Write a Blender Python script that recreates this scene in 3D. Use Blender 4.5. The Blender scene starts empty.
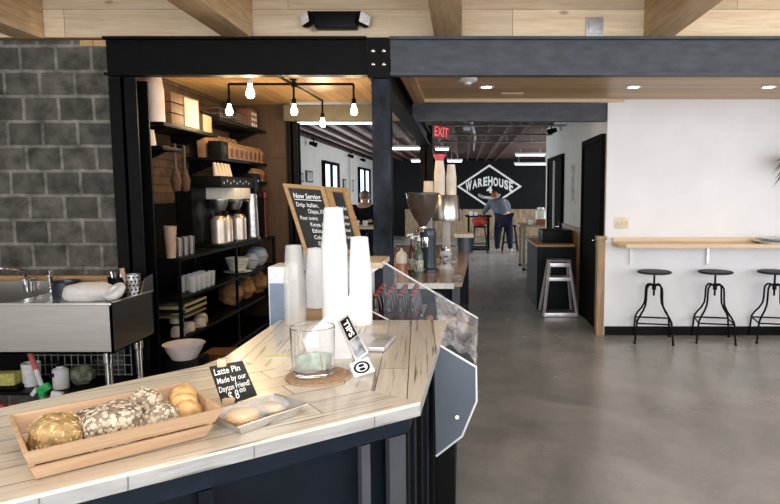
import bpy, bmesh, math, random
from mathutils import Vector, Matrix
random.seed(7)
C = bpy.context.scene.collection
PI = math.pi
# ------------------------------------------------------------------ camera numbers
F_PX = 620.0; TH = math.atan(60/620.0); CX, CY, CH = 462.0, 252.0, 1.6
def at(px, py, Y):
    """world point at depth Y (metres in front of the camera) for a sight line"""
    t = (CY-py)/F_PX; u = (px-CX)/F_PX; c, s = math.cos(TH), math.sin(TH)
    k = Y/(c+t*s)
    return Vector((u*k, Y, CH+(-s+t*c)*k))
# ------------------------------------------------------------------ materials
MATS = {}
def nt(name):
    m = bpy.data.materials.new(name); m.use_nodes = True
    N, L = m.node_tree.nodes, m.node_tree.links
    return m, N, L, N['Principled BSDF']
def mat(name, col, rough=.5, metal=0, var=.12, scale=12, bump=0, spec=None, stretch=(1,1,1), coat=0):
    if name in MATS: return MATS[name]
    m, N, L, b = nt(name)
    tc = N.new('ShaderNodeTexCoord'); mp = N.new('ShaderNodeMapping'); mp.inputs['Scale'].default_value = stretch
    L.new(tc.outputs['Object'], mp.inputs[0])
    n = N.new('ShaderNodeTexNoise'); n.inputs['Scale'].default_value = scale; n.inputs['Detail'].default_value = 5
    L.new(mp.outputs[0], n.inputs['Vector'])
    r = N.new('ShaderNodeValToRGB')
    r.color_ramp.elements[0].position = .3; r.color_ramp.elements[1].position = .7
    r.color_ramp.elements[0].color = [max(0, c*(1-var)) for c in col]+[1]
    r.color_ramp.elements[1].color = [min(1, c*(1+var)) for c in col]+[1]
    L.new(n.outputs['Fac'], r.inputs[0]); L.new(r.outputs[0], b.inputs['Base Color'])
    b.inputs['Roughness'].default_value = rough; b.inputs['Metallic'].default_value = metal
    if max(col) < .05 and not metal and name != 'dark cola glass':
        b.inputs['Specular IOR Level'].default_value = .10; b.inputs['Roughness'].default_value = max(rough, .45)
    if coat: b.inputs['Coat Weight'].default_value = coat
    if bump:
        bp = N.new('ShaderNodeBump'); bp.inputs['Strength'].default_value = bump; bp.inputs['Distance'].default_value = .01
        L.new(n.outputs['Fac'], bp.inputs['Height']); L.new(bp.outputs[0], b.inputs['Normal'])
    MATS[name] = m; return m
def glass(name, col=(1,1,1), rough=0., ior=1.45):
    if name in MATS: return MATS[name]
    m, N, L, b = nt(name)
    b.inputs['Base Color'].default_value = (*col, 1); b.inputs['Transmission Weight'].default_value = 1
    b.inputs['Roughness'].default_value = rough; b.inputs['IOR'].default_value = ior
    MATS[name] = m; return m
def film(name, col, alpha, rough=.15, noise=0):
    """thin clear sheet: mostly see-through with gloss"""
    if name in MATS: return MATS[name]
    m, N, L, b = nt(name)
    b.inputs['Base Color'].default_value = (*col, 1); b.inputs['Roughness'].default_value = rough
    b.inputs['Alpha'].default_value = alpha
    if noise:
        n = N.new('ShaderNodeTexNoise'); n.inputs['Scale'].default_value = noise; n.inputs['Detail'].default_value = 6
        n.inputs['Distortion'].default_value = 1.5
        mr = N.new('ShaderNodeMapRange'); mr.inputs[1].default_value = .35; mr.inputs[2].default_value = .7
        mr.inputs[3].default_value = alpha*.45; mr.inputs[4].default_value = min(1, alpha*1.8)
        L.new(n.outputs['Fac'], mr.inputs[0]); L.new(mr.outputs[0], b.inputs['Alpha'])
        bp = N.new('ShaderNodeBump'); bp.inputs['Strength'].default_value = .6
        L.new(n.outputs['Fac'], bp.inputs['Height']); L.new(bp.outputs[0], b.inputs['Normal'])
    MATS[name] = m; return m
def emit(name, col, s):
    if name in MATS: return MATS[name]
    m, N, L, b = nt(name)
    b.inputs['Base Color'].default_value = (*col, 1)
    b.inputs['Emission Color'].default_value = (*col, 1); b.inputs['Emission Strength'].default_value = s
    MATS[name] = m; return m
def wood(name, c1, c2, axis='X', grain=18, rough=.5, planks=None, knots=0, seam=(.02,.012,.006), angle=0, seamw=.003, streak=0, bump=.15, coat=0):
    """procedural timber: grain runs along axis (or at an angle in the XY plane); planks=(length, width)"""
    if name in MATS: return MATS[name]
    m, N, L, b = nt(name)
    tc = N.new('ShaderNodeTexCoord')
    mp = N.new('ShaderNodeMapping')
    L.new(tc.outputs['Object'], mp.inputs[0])
    # put the grain along +X of the texture frame, the board width along +Y
    rot = {'X': (0,0,0), 'Y': (0,0,-PI/2), 'Z': (0,PI/2,0), 'XZ': (PI/2,0,0), 'YZ': (PI/2,0,-PI/2)}[axis]
    if axis == 'XZ':       # face in XZ plane, boards along X stacked in Z
        mp.vector_type = 'POINT'
    mp.inputs['Rotation'].default_value = (rot[0], rot[1], rot[2]+angle)
    st = N.new('ShaderNodeMapping'); st.inputs['Scale'].default_value = (1.2, grain, grain)
    L.new(mp.outputs[0], st.inputs[0])
    n = N.new('ShaderNodeTexNoise'); n.inputs['Scale'].default_value = 2.2; n.inputs['Detail'].default_value = 8; n.inputs['Roughness'].default_value = .65
    n.inputs['Distortion'].default_value = .6
    L.new(st.outputs[0], n.inputs['Vector'])
    r = N.new('ShaderNodeValToRGB')
    r.color_ramp.elements[0].position = .32; r.color_ramp.elements[1].position = .68
    r.color_ramp.elements[0].color = [*c2, 1]; r.color_ramp.elements[1].color = [*c1, 1]
    L.new(n.outputs['Fac'], r.inputs[0]); out = r.outputs[0]
    def mix(fac, a, bcol, typ='MIX'):
        x = N.new('ShaderNodeMix'); x.data_type = 'RGBA'; x.blend_type = typ
        if isinstance(fac, float): x.inputs[0].default_value = fac
        else: L.new(fac, x.inputs[0])
        L.new(a, x.inputs[6])
        if isinstance(bcol, tuple): x.inputs[7].default_value = (*bcol, 1)
        else: L.new(bcol, x.inputs[7])
        return x.outputs[2]
    if knots:
        v = N.new('ShaderNodeTexVoronoi'); v.inputs['Scale'].default_value = knots
        s2 = N.new('ShaderNodeMapping'); s2.inputs['Scale'].default_value = (.55, 1.3, 1.3); L.new(mp.outputs[0], s2.inputs[0]); L.new(s2.outputs[0], v.inputs['Vector'])
        kr = N.new('ShaderNodeMapRange'); kr.inputs[1].default_value = .05; kr.inputs[2].default_value = .13; kr.inputs[3].default_value = .85; kr.inputs[4].default_value = 0
        L.new(v.outputs['Distance'], kr.inputs[0])
        out = mix(kr.outputs[0], out, (c2[0]*.35, c2[1]*.22, c2[2]*.15))
    if streak:
        s3 = N.new('ShaderNodeMapping'); s3.inputs['Scale'].default_value = (2.2, 55, 55); L.new(mp.outputs[0], s3.inputs[0])
        n3 = N.new('ShaderNodeTexNoise'); n3.inputs['Scale'].default_value = 1.4; n3.inputs['Detail'].default_value = 4; L.new(s3.outputs[0], n3.inputs['Vector'])
        sr = N.new('ShaderNodeMapRange'); sr.inputs[1].default_value = .60; sr.inputs[2].default_value = .68; sr.inputs[3].default_value = 0; sr.inputs[4].default_value = streak
        L.new(n3.outputs['Fac'], sr.inputs[0]); out = mix(sr.outputs[0], out, (c2[0]*.18, c2[1]*.16, c2[2]*.14))
    if planks:
        br = N.new('ShaderNodeTexBrick'); br.inputs['Scale'].default_value = 1
        br.inputs['Brick Width'].default_value = planks[0]; br.inputs['Row Height'].default_value = planks[1]
        br.inputs['Mortar Size'].default_value = seamw; br.inputs['Mortar Smooth'].default_value = .1
        br.inputs['Color1'].default_value = (1,1,1,1); br.inputs['Color2'].default_value = (.72,.70,.68,1); br.inputs['Mortar'].default_value = (*seam, 1)
        L.new(mp.outputs[0], br.inputs['Vector']); out = mix(1.0, out, br.outputs['Color'], 'MULTIPLY')
    L.new(out, b.inputs['Base Color']); b.inputs['Roughness'].default_value = rough
    if coat: b.inputs['Coat Weight'].default_value = coat; b.inputs['Coat Roughness'].default_value = .12
    bp = N.new('ShaderNodeBump'); bp.inputs['Strength'].default_value = bump; bp.inputs['Distance'].default_value = .004
    L.new(n.outputs['Fac'], bp.inputs['Height']); L.new(bp.outputs[0], b.inputs['Normal'])
    MATS[name] = m; return m
def block_mat(name, plane, w, h, c1, c2, mortar, ms=.011, rough=.85, smear=.5):
    m, N, L, b = nt(name)
    tc = N.new('ShaderNodeTexCoord'); sp = N.new('ShaderNodeSeparateXYZ'); cb = N.new('ShaderNodeCombineXYZ')
    L.new(tc.outputs['Object'], sp.inputs[0]); L.new(sp.outputs['X' if plane == 'XZ' else 'Y'], cb.inputs[0]); L.new(sp.outputs['Z'], cb.inputs[1])
    br = N.new('ShaderNodeTexBrick'); br.inputs['Scale'].default_value = 1
    br.inputs['Brick Width'].default_value = w; br.inputs['Row Height'].default_value = h; br.inputs['Mortar Size'].default_value = ms
    br.inputs['Mortar Smooth'].default_value = .35
    br.inputs['Color1'].default_value = (*c1, 1); br.inputs['Color2'].default_value = (*c2, 1); br.inputs['Mortar'].default_value = (*mortar, 1)
    wn = N.new('ShaderNodeTexNoise'); wn.inputs['Scale'].default_value = 9
    va = N.new('ShaderNodeMix'); va.data_type = 'VECTOR'; va.inputs[0].default_value = .012
    L.new(wn.outputs['Color'], va.inputs[5]); L.new(cb.outputs[0], va.inputs[4]); L.new(cb.outputs[0], wn.inputs['Vector'])
    L.new(va.outputs[1], br.inputs['Vector'])
    n = N.new('ShaderNodeTexNoise'); n.inputs['Scale'].default_value = 7; n.inputs['Detail'].default_value = 9; n.inputs['Roughness'].default_value = .6
    L.new(cb.outputs[0], n.inputs['Vector'])
    mr = N.new('ShaderNodeMapRange'); mr.inputs[1].default_value = .3; mr.inputs[2].default_value = .72; mr.inputs[3].default_value = 1-smear; mr.inputs[4].default_value = 1+smear
    L.new(n.outputs['Fac'], mr.inputs[0])
    x = N.new('ShaderNodeMix'); x.data_type = 'RGBA'; x.blend_type = 'MULTIPLY'; x.inputs[0].default_value = 1
    L.new(br.outputs['Color'], x.inputs[6]); L.new(mr.outputs[0], x.inputs[7]); L.new(x.outputs[2], b.inputs['Base Color'])
    b.inputs['Roughness'].default_value = rough
    bp = N.new('ShaderNodeBump'); bp.inputs['Strength'].default_value = .6; bp.inputs['Distance'].default_value = .006; bp.invert = True
    L.new(br.outputs['Fac'], bp.inputs['Height']); L.new(bp.outputs[0], b.inputs['Normal'])
    return m
def concrete():
    m, N, L, b = nt('polished concrete')
    tc = N.new('ShaderNodeTexCoord')
    n = N.new('ShaderNodeTexNoise'); n.inputs['Scale'].default_value = 1.1; n.inputs['Detail'].default_value = 9; n.inputs['Roughness'].default_value = .62; n.inputs['Distortion'].default_value = .7
    L.new(tc.outputs['Object'], n.inputs['Vector'])
    r = N.new('ShaderNodeValToRGB'); e = r.color_ramp.elements
    e[0].position = .3; e[0].color = (.20,.195,.185,1); e[1].position = .72; e[1].color = (.40,.388,.365,1)
    L.new(n.outputs['Fac'], r.inputs[0]); L.new(r.outputs[0], b.inputs['Base Color'])
    n2 = N.new('ShaderNodeTexNoise'); n2.inputs['Scale'].default_value = 3.5; n2.inputs['Detail'].default_value = 6
    L.new(tc.outputs['Object'], n2.inputs['Vector'])
    mr = N.new('ShaderNodeMapRange'); mr.inputs[3].default_value = .16; mr.inputs[4].default_value = .34
    L.new(n2.outputs['Fac'], mr.inputs[0]); L.new(mr.outputs[0], b.inputs['Roughness'])
    bp = N.new('ShaderNodeBump'); bp.inputs['Strength'].default_value = .05; bp.inputs['Distance'].default_value = .02
    L.new(n2.outputs['Fac'], bp.inputs['Height']); L.new(bp.outputs[0], b.inputs['Normal'])
    return m
black = mat('black painted steel', (.0035,.0035,.004), .38, 0, .3, 20, .05)
blacksat = mat('black plastic', (.005,.005,.0055), .3)
navy = mat('blue black steel panel', (.005,.0075,.012), .4, 0, .3, 6)
beamblue = mat('blue grey painted steel', (.042,.049,.062), .5, 0, .35, 7, .05, stretch=(1,1,3))
steel = mat('brushed stainless', (.62,.60,.57), .28, 1, .08, 5, 0, stretch=(1,1,30))
steel2 = mat('scuffed stainless', (.55,.55,.55), .35, 1, .2, 18)
chrome = mat('chrome', (.8,.8,.8), .12, 1, .03)
galv = mat('galvanised plate', (.42,.42,.42), .5, .6, .15, 30)
whitewall = mat('white painted plaster', (.80,.80,.82), .7, 0, .03, 3, .03)
cream = mat('cream painted plaster', (.66,.65,.61), .7, 0, .05, 3)
white = mat('white glazed', (.85,.85,.84), .3, 0, .03)
paper = mat('white paper', (.88,.88,.88), .6, 0, .02)
papercup = mat('white paper cup', (.80,.80,.80), .45, 0, .02)
kraft = mat('kraft card', (.50,.33,.20), .8, 0, .12, 20)
darkdoor = mat('black door paint', (.003,.003,.003), .9)
chalk = mat('chalk white', (.85,.85,.82), .9, 0, .1, 60)
slate = mat('chalkboard slate', (.035,.036,.035), .7, 0, .45, 7)
red = mat('red plastic', (.5,.02,.02), .4)
pine = wood('pine boards', (.84,.71,.51), (.66,.49,.31), 'XZ', 16, .55, (3.1,.19), knots=4.6, seam=(.35,.25,.16), seamw=.002)
joistw = wood('pine joist', (.66,.48,.28), (.44,.27,.13), 'Y', 14, .55, knots=2.2)
ceilx = wood('fir ceiling boards across', (.66,.45,.24), (.50,.31,.14), 'X', 14, .4, (2.6,.11), seam=(.5,.4,.3), seamw=.002)
ceily = wood('fir ceiling boards along', (.66,.45,.24), (.50,.31,.14), 'Y', 14, .4, (2.6,.11), seam=(.4,.3,.2), seamw=.003)
oak = wood('oak frame', (.48,.29,.13), (.33,.18,.075), 'X', 20, .5)
barwood = wood('maple shelf', (.74,.58,.40), (.62,.45,.28), 'X', 20, .4)
cratew = wood('crate wood', (.60,.41,.26), (.45,.28,.16), 'X', 24, .55, angle=-math.radians(40.6))
cratedark = wood('dark crate wood', (.20,.09,.035), (.11,.045,.018), 'Z', 20, .6)
barn = wood('barn wood wainscot', (.45,.30,.17), (.22,.13,.07), 'Z', 12, .6)
islandwood = wood('varnished island top', (.50,.34,.21), (.36,.22,.12), 'Y', 16, .22, (1.6,.11), seamw=.002, coat=.5)
topmain = wood('whitewashed planks', (.88,.83,.72), (.74,.67,.55), 'Y', 20, .3, (30.,.088), seam=(.10,.075,.05), seamw=.0016, streak=.85, angle=math.radians(-4), coat=.35)
topwing = wood('whitewashed planks of the wing', (.88,.83,.72), (.74,.67,.55), 'X', 20, .3, (30.,.088), seam=(.10,.075,.05), seamw=.0016, streak=.85, angle=-math.radians(37), coat=.35)
edgew = wood('weathered white edge', (.40,.395,.385), (.22,.215,.21), 'X', 9, .5, streak=.6, angle=-math.radians(37))
cork = mat('cork', (.42,.27,.17), .9, 0, .3, 90, .3)
# ------------------------------------------------------------------ mesh builder
class MB:
    def __init__(s): s.bm = bmesh.new(); s.mi = 0
    def _merge(s, b):
        me = bpy.data.meshes.new('t'); b.to_mesh(me); b.free()
        n0 = len(s.bm.faces); s.bm.from_mesh(me); bpy.data.meshes.remove(me)
        s.bm.faces.ensure_lookup_table()
        for f in s.bm.faces[n0:]: f.material_index = s.mi
        return s
    def box(s, a, b, bev=0, M=None):
        t = bmesh.new(); bmesh.ops.create_cube(t, size=1)
        c = [(a[i]+b[i])/2 for i in range(3)]; d = [abs(b[i]-a[i]) for i in range(3)]
        for v in t.verts: v.co = Vector((c[0]+v.co.x*d[0], c[1]+v.co.y*d[1], c[2]+v.co.z*d[2]))
        if bev: bmesh.ops.bevel(t, geom=t.edges[:], offset=min(bev, min(d)*.45), segments=2, affect='EDGES', profile=.6)
        if M: bmesh.ops.transform(t, matrix=M, verts=t.verts)
        return s._merge(t)
    def obox(s, c, d, rz=0, rx=0, ry=0, bev=0):
        M = Matrix.Translation(c) @ Matrix.Rotation(rz,4,'Z') @ Matrix.Rotation(ry,4,'Y') @ Matrix.Rotation(rx,4,'X')
        return s.box((-d[0]/2,-d[1]/2,-d[2]/2), (d[0]/2,d[1]/2,d[2]/2), bev, M)
    def prism(s, pts, d, bev=0):
        """closed polygon of 3D points pushed along d"""
        t = bmesh.new(); d = Vector(d)
        A = [t.verts.new(Vector(p)) for p in pts]; B = [t.verts.new(Vector(p)+d) for p in pts]
        n = len(pts); t.faces.new(A); t.faces.new(B[::-1])
        for i in range(n): t.faces.new((A[i], B[i], B[(i+1)%n], A[(i+1)%n]))
        bmesh.ops.recalc_face_normals(t, faces=t.faces)
        if bev: bmesh.ops.bevel(t, geom=t.edges[:], offset=bev, segments=2, affect='EDGES', profile=.6)
        return s._merge(t)
    def lathe(s, c, prof, seg=24, M=None, close=False):
        """prof: (radius, z) list around the vertical through c"""
        t = bmesh.new(); rings = []
        for r, z in prof:
            if r < 1e-5: rings.append([t.verts.new((0,0,z))])
            else: rings.append([t.verts.new((r*math.cos(2*PI*k/seg), r*math.sin(2*PI*k/seg), z)) for k in range(seg)])
        for a, b in zip(rings, rings[1:]):
            for k in range(seg):
                k2 = (k+1)%seg
                if len(a) == 1 and len(b) == 1: continue
                if len(a) == 1: t.faces.new((a[0], b[k2], b[k]))
                elif len(b) == 1: t.faces.new((a[k], a[k2], b[0]))
                else: t.faces.new((a[k], a[k2], b[k2], b[k]))
        bmesh.ops.recalc_face_normals(t, faces=t.faces)
        if M: bmesh.ops.transform(t, matrix=M, verts=t.verts)
        bmesh.ops.translate(t, vec=Vector(c), verts=t.verts)
        return s._merge(t)
    def tube(s, pts, r, seg=8, closed=False):
        t = bmesh.new(); pts = [Vector(p) for p in pts]; n = len(pts); rings = []
        up = None
        for i, p in enumerate(pts):
            if closed: d = pts[(i+1)%n]-pts[i-1]
            else: d = pts[min(i+1,n-1)]-pts[max(i-1,0)]
            d.normalize()
            if up is None: up = Vector((0,0,1)) if abs(d.z) < .9 else Vector((1,0,0))
            x = d.cross(up)
            if x.length < 1e-4: x = d.orthogonal()
            x.normalize(); y = x.cross(d); up = y
            rr = r[i] if isinstance(r, (list,tuple)) else r
            rings.append([t.verts.new(p+(x*math.cos(2*PI*k/seg)+y*math.sin(2*PI*k/seg))*rr) for k in range(seg)])
        rng = range(n) if closed else range(n-1)
        for i in rng:
            a, b = rings[i], rings[(i+1)%n]
            for k in range(seg): t.faces.new((a[k], a[(k+1)%seg], b[(k+1)%seg], b[k]))
        if not closed: t.faces.new(rings[0][::-1]); t.faces.new(rings[-1])
        bmesh.ops.recalc_face_normals(t, faces=t.faces)
        return s._merge(t)
    def blob(s, c, d, rz=0, amp=.0, seed=0, sub=3, ry=0, freq=1., squash=None, sq=False):
        t = bmesh.new(); bmesh.ops.create_icosphere(t, subdivisions=sub, radius=1)
        rnd = random.Random(seed); ph = [rnd.uniform(0,6.28) for _ in range(6)]
        for v in t.verts:
            p = v.co.copy()
            if sq: m_ = (abs(p.x)**5+abs(p.y)**5+abs(p.z)**5)**.2; p /= m_
            k = 1+amp*(math.sin(3.1*freq*p.x+ph[0])*math.sin(2.7*freq*p.y+ph[1])+.6*math.sin(5.3*freq*p.z+ph[2]+2*p.x)+.4*math.sin(8*freq*p.x+5*p.y+ph[3]))
            v.co = Vector((p.x*d[0]/2*k, p.y*d[1]/2*k, p.z*d[2]/2*k))
            if squash is not None and v.co.z < squash: v.co.z = squash+(v.co.z-squash)*.1
        M = Matrix.Translation(c) @ Matrix.Rotation(rz,4,'Z') @ Matrix.Rotation(ry,4,'Y')
        bmesh.ops.transform(t, matrix=M, verts=t.verts)
        return s._merge(t)
    def poly(s, pts):
        s.bm.faces.new([s.bm.verts.new(Vector(p)) for p in pts]).material_index = s.mi; return s
    def raw(s, verts, faces):
        V = [s.bm.verts.new(v) for v in verts]
        for f in faces:
            try: s.bm.faces.new([V[i] for i in f]).material_index = s.mi
            except ValueError: pass
        return s
def rootloc(o):
    v = Vector((0,0,0))
    while o is not None: v += o.location; o = o.parent
    return v
def build(name, mb, m, parent=None, angle=.6):
    me = bpy.data.meshes.new(name); mb.bm.to_mesh(me); mb.bm.free()
    for x in (m if isinstance(m, (list,tuple)) else [m]): me.materials.append(x)
    if parent is not None: off = rootloc(parent)
    else:
        lo = [min(v.co[i] for v in me.vertices) for i in range(3)]; hi = [max(v.co[i] for v in me.vertices) for i in range(3)]
        off = Vector(((lo[0]+hi[0])/2, (lo[1]+hi[1])/2, lo[2]))
    me.transform(Matrix.Translation(-off))
    me.polygons.foreach_set('use_smooth', [True]*len(me.polygons)); me.set_sharp_from_angle(angle=angle)
    o = bpy.data.objects.new(name, me); C.objects.link(o)
    if parent is not None: o.parent = parent
    else: o.location = off
    return o
def tag(o, label, cat, group=None):
    o['label'] = label; o['category'] = cat
    if group: o['group'] = group
    return o
def thing(name, label, cat, loc, group=None):
    o = bpy.data.objects.new(name, None); C.objects.link(o); o.location = loc; o.empty_display_size = .1
    return tag(o, label, cat, group)
def single(name, mb, m, label, cat, group=None): return tag(build(name, mb, m), label, cat, group)
def struct(name, mb, m, parent=None):
    o = build(name, mb, m, parent)
    if parent is None: o['kind'] = 'structure'
    return o
def sroot(name, loc):
    o = bpy.data.objects.new(name, None); C.objects.link(o); o.location = loc; o['kind'] = 'structure'; return o
def dup(root, loc, label=None, rz=0, group=None, scale=None):
    def cp(o, par):
        c = o.copy(); C.objects.link(c); c.parent = par
        for ch in list(o.children): cp(ch, c)
        return c
    r = cp(root, None); r.location = loc; r.rotation_euler = (0,0,rz)
    if scale: r.scale = scale
    if label: r['label'] = label
    if group: r['group'] = group
    return r
# ------------------------------------------------------------------ lettering
_tc = {}
def glyphs(s, shear=0, bold=0):
    k = (s, shear, bold)
    if k in _tc: return _tc[k]
    cu = bpy.data.curves.new('t', 'FONT'); cu.body = s; cu.shear = shear; cu.offset = bold; cu.resolution_u = 3
    o = bpy.data.objects.new('t', cu); C.objects.link(o)
    me = bpy.data.meshes.new_from_object(o.evaluated_get(bpy.context.evaluated_depsgraph_get()))
    V = [(v.co.x, v.co.y) for v in me.vertices]; Fc = [list(p.vertices) for p in me.polygons]
    bpy.data.objects.remove(o); bpy.data.curves.remove(cu); bpy.data.meshes.remove(me)
    _tc[k] = (V, Fc); return _tc[k]
def flat(q):
    a, b, c, _ = [Vector(p) for p in q]
    d = Vector(q[3]); n = (c-a).cross(b-a).normalized(); return [a, b, c, d-n*((d-a).dot(n))]
def quad_map(q, off):
    TL, TR, BL, BR = [Vector(p) for p in q]; n = (BL-TL).cross(TR-TL).normalized()*off
    return lambda u, v: TL*(1-u)*(1-v)+TR*u*(1-v)+BL*(1-u)*v+BR*u*v+n
def write(mb, s, q, u0, u1, v0, v1, off=.001, shear=0, bold=0, warp=None, capbox=True):
    V, Fc = glyphs(s, shear, bold)
    if not V: return
    x0 = min(v[0] for v in V); x1 = max(v[0] for v in V)
    f = quad_map(q, off)
    y0, y1 = (0, .7)
    if not capbox: y0 = min(v[1] for v in V); y1 = max(v[1] for v in V)
    out = []
    for x, y in V:
        u = u0+(u1-u0)*(x-x0)/(x1-x0); t = (y-y0)/(y1-y0)
        a, b = (v0, v1) if warp is None else warp(u)
        out.append(f(u, b+(a-b)*t))
    mb.raw(out, Fc)
def stroke(mb, q, pts, w, off=.001):
    f = quad_map(q, off); P = [f(*p) for p in pts]
    mb.tube(P, w, 5)
# ================================================================== SETTING
mb = MB(); mb.box((-4.5,-3.5,-.1), (5.2,22.9,0)); struct('floor', mb, concrete())
YB = 4.5                      # plane of the block wall
mb = MB(); mb.box((-4.5,YB,0), (-2.49,YB+.2,2.955)); o = struct('wall_left', mb, block_mat('grey concrete block', 'XZ', .247, .1735, (.105,.096,.078), (.055,.051,.042), (.185,.175,.150), .014, smear=.75))
mb = MB(); mb.box((-2.85,4.7,0), (-2.68,7.5,2.62)); struct('wall_back_left', mb, block_mat('brown brick', 'YZ', .22, .075, (.085,.045,.022), (.05,.03,.016), (.03,.02,.013), .008))
mb = MB(); mb.box((-2.68,7.4,0), (-2.07,7.5,2.62)); struct('wall_alcove_end', mb, wood('warm brown boards', (.085,.045,.02), (.05,.026,.012), 'Z', 14, .6, (2,.1)))
mb = MB(); mb.box((1.585,6.85,0), (5.2,7.0,2.6)); struct('wall_right', mb, whitewall)
mb = MB(); mb.box((1.585,7.0,0), (1.735,11.8,2.78)); struct('wall_corridor', mb, cream)
mb = MB(); mb.box((-3.4,7.5,0), (-3.2,22.7,2.78)); struct('wall_far_left', mb, cream)
mb = MB(); mb.box((-3.2,7.5,0), (-2.07,7.62,2.78)); struct('wall_far_return', mb, cream)
mb = MB(); mb.box((-3.4,22.6,0), (5.2,22.8,2.9)); struct('wall_far', mb, mat('black painted wall', (.006,.0065,.0065), .35, 0, .2, 3))
mb = MB(); mb.box((5.2,-3.5,0), (5.35,22.8,3.0)); struct('wall_east', mb, whitewall)
mb = MB(); mb.box((-4.65,-3.5,0), (-4.5,YB+.2,3.0)); struct('wall_west', mb, whitewall)
mb = MB(); mb.box((1.735,11.7,0), (5.2,11.8,2.78)); struct('wall_room_side', mb, cream)
# far room ceiling: dark deck with ribs
mb = MB(); mb.box((-3.4,7.4,2.78), (5.2,22.8,2.9))
for k in range(14): mb.box((-3.15+k*.33,7.62,2.70), (-3.10+k*.33,22.6,2.78))
struct('ceiling_far', mb, wood('dark red brown deck', (.15,.075,.05), (.05,.026,.02), 'X', 8, .6, (2,.2)))
mb = MB(); mb.box((-.40,4.5,2.6), (5.2,6.85,2.7)); struct('ceiling_right', mb, ceilx)
mb = MB(); mb.box((-2.68,4.47,2.62), (-.74,7.4,2.66)); struct('ceiling_left', mb, ceily)
mb = MB(); mb.box((-.54,4.5,2.56), (-.40,6.85,2.7)); struct('trim_1', mb, ceily)
mb = MB(); mb.box((-.40,6.81,2.565), (1.75,6.85,2.60)); struct('trim_2', mb, barwood)
mb = MB(); mb.box((-4.5,-3.5,2.96), (5.2,YB,3.06)); struct('ceiling', mb, joistw)
mb = MB(); mb.box((-4.5,4.42,2.665), (5.2,4.5,2.96)); struct('wall_fascia', mb, pine)
mb = MB(); mb.box((1.60,6.832,0), (5.2,6.85,.10)); struct('baseboard_right', mb, black)
mb = MB(); mb.box((-2.07,22.58,0),(5.2,22.6,.98)) ; 
struct('wall_wainscot_far', mb, wood('mixed slat wainscot', (.55,.40,.24), (.16,.10,.06), 'Z', 6, .6, (2,.14), seam=(.1,.08,.05), seamw=.006, angle=0))
# corridor wainscot with cap rail and the corner post
mb = MB(); mb.box((1.56,8.06,0), (1.585,9.65,1.08)); mb.box((1.555,8.06,1.08), (1.585,9.65,1.12)); struct('wall_wainscot_corridor', mb, barn)
mb = MB(); mb.box((1.50,6.82,0), (1.585,6.93,1.07),.004); mb.box((1.49,6.81,1.07),(1.60,6.93,1.115),.004); struct('trim_3', mb, barn)
# windows in the far left wall
for i, (y0, y1, z0, z1) in enumerate(((14.3,15.9,1.0,2.25), (19.2,21.3,1.0,2.3))):
    r = sroot('window_%d' % (i+1), (-3.19,(y0+y1)/2,z0))
    f = MB()
    for a, b in (((y0-.06,z0-.06),(y1+.06,z0)), ((y0-.06,z1),(y1+.06,z1+.07)), ((y0-.06,z0),(y0,z1)), ((y1,z0),(y1+.06,z1)), (((y0+y1)/2-.03,z0),((y0+y1)/2+.03,z1))):
        f.box((-3.2,a[0],a[1]), (-3.12,b[0],b[1]))
    build('window_frame', f, black, r)
    p = MB(); p.box((-3.2,y0,z0), (-3.185,y1,z1)); build('window_pane', p, emit('daylit glass', (.62,.80,1.0), 2.2), r)
# corridor doors
def door(n, y0, y1, h, split=False):
    r = sroot('door_%d' % n, (1.56,(y0+y1)/2,0))
    f = MB(); f.box((1.535,y0-.07,0), (1.585,y0,h+.07)); f.box((1.535,y1,0), (1.585,y1+.07,h+.07)); f.box((1.535,y0,h), (1.585,y1,h+.07)); build('door_frame', f, darkdoor, r)
    l = MB(); l.box((1.555,y0,.005), (1.585,y1,h)); leaf = build('door_leaf', l, darkdoor, r)
    k = MB(); k.box((1.535,y0+.09,.98), (1.555,y0+.13,1.12)); k.tube([(1.545,y0+.1,1.05),(1.50,y0+.1,1.05),(1.50,y0+.22,1.05)], .01); build('door_handle', k, chrome, leaf)
    if split:
        k = MB(); k.box((1.53,(y0+y1)/2-.035,0), (1.585,(y0+y1)/2+.035,h)); build('door_mullion', k, cream, r)
door(1, 6.99, 7.98, 2.17); door(2, 9.75, 11.2, 2.12, True)
# ================================================================== STEEL AND TIMBER FRAME
def ibeam(x0, x1, y, z0, z1, m, name, label, fw=.09):
    mb = MB(); mb.box((x0,y-.0,z0+.015), (x1,y+.02,z1-.015)); mb.box((x0,y-fw/2,z0), (x1,y+.045,z0+.018)); mb.box((x0,y-fw/2,z1-.018), (x1,y+.045,z1))
    return single(name, mb, m, label, 'beam')
ibeam(-.495, 5.2, 4.40, 2.40, 2.66, beamblue, 'steel_beam', 'blue grey steel beam across the right side under the pine boards')
ibeam(-2.46, -.655, 4.40, 2.40, 2.66, black, 'steel_beam', 'black steel beam above the pendant bulbs, left of the middle post')
def post(x0, x1, y0, y1, z1, m, label):
    mb = MB(); mb.box((x0,y0,0), (x1,y0+.015,z1)); mb.box((x0,y1-.015,0), (x1,y1,z1)); mb.box(((x0+x1)/2-.012,y0,0), ((x0+x1)/2+.012,y1,z1)); mb.box((x0-.03,y0-.03,0),(x1+.03,y1+.03,.02))
    return single('steel_post', mb, m, label, 'post')
scuff = mat('scuffed blue grey steel', (.018,.022,.030), .45, 0, .9, 5, .1, stretch=(2,2,1))
t = thing('steel_post', 'scuffed grey steel post in the middle with four bolts at its top', 'post', (-.567,4.45,0))
mb = MB(); mb.box((-.632,4.42,0), (-.502,4.434,2.385)); mb.box((-.632,4.53,0), (-.502,4.545,2.385)); mb.box((-.58,4.434,0), (-.555,4.53,2.385)); build('column_shaft', mb, scuff, t)
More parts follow.
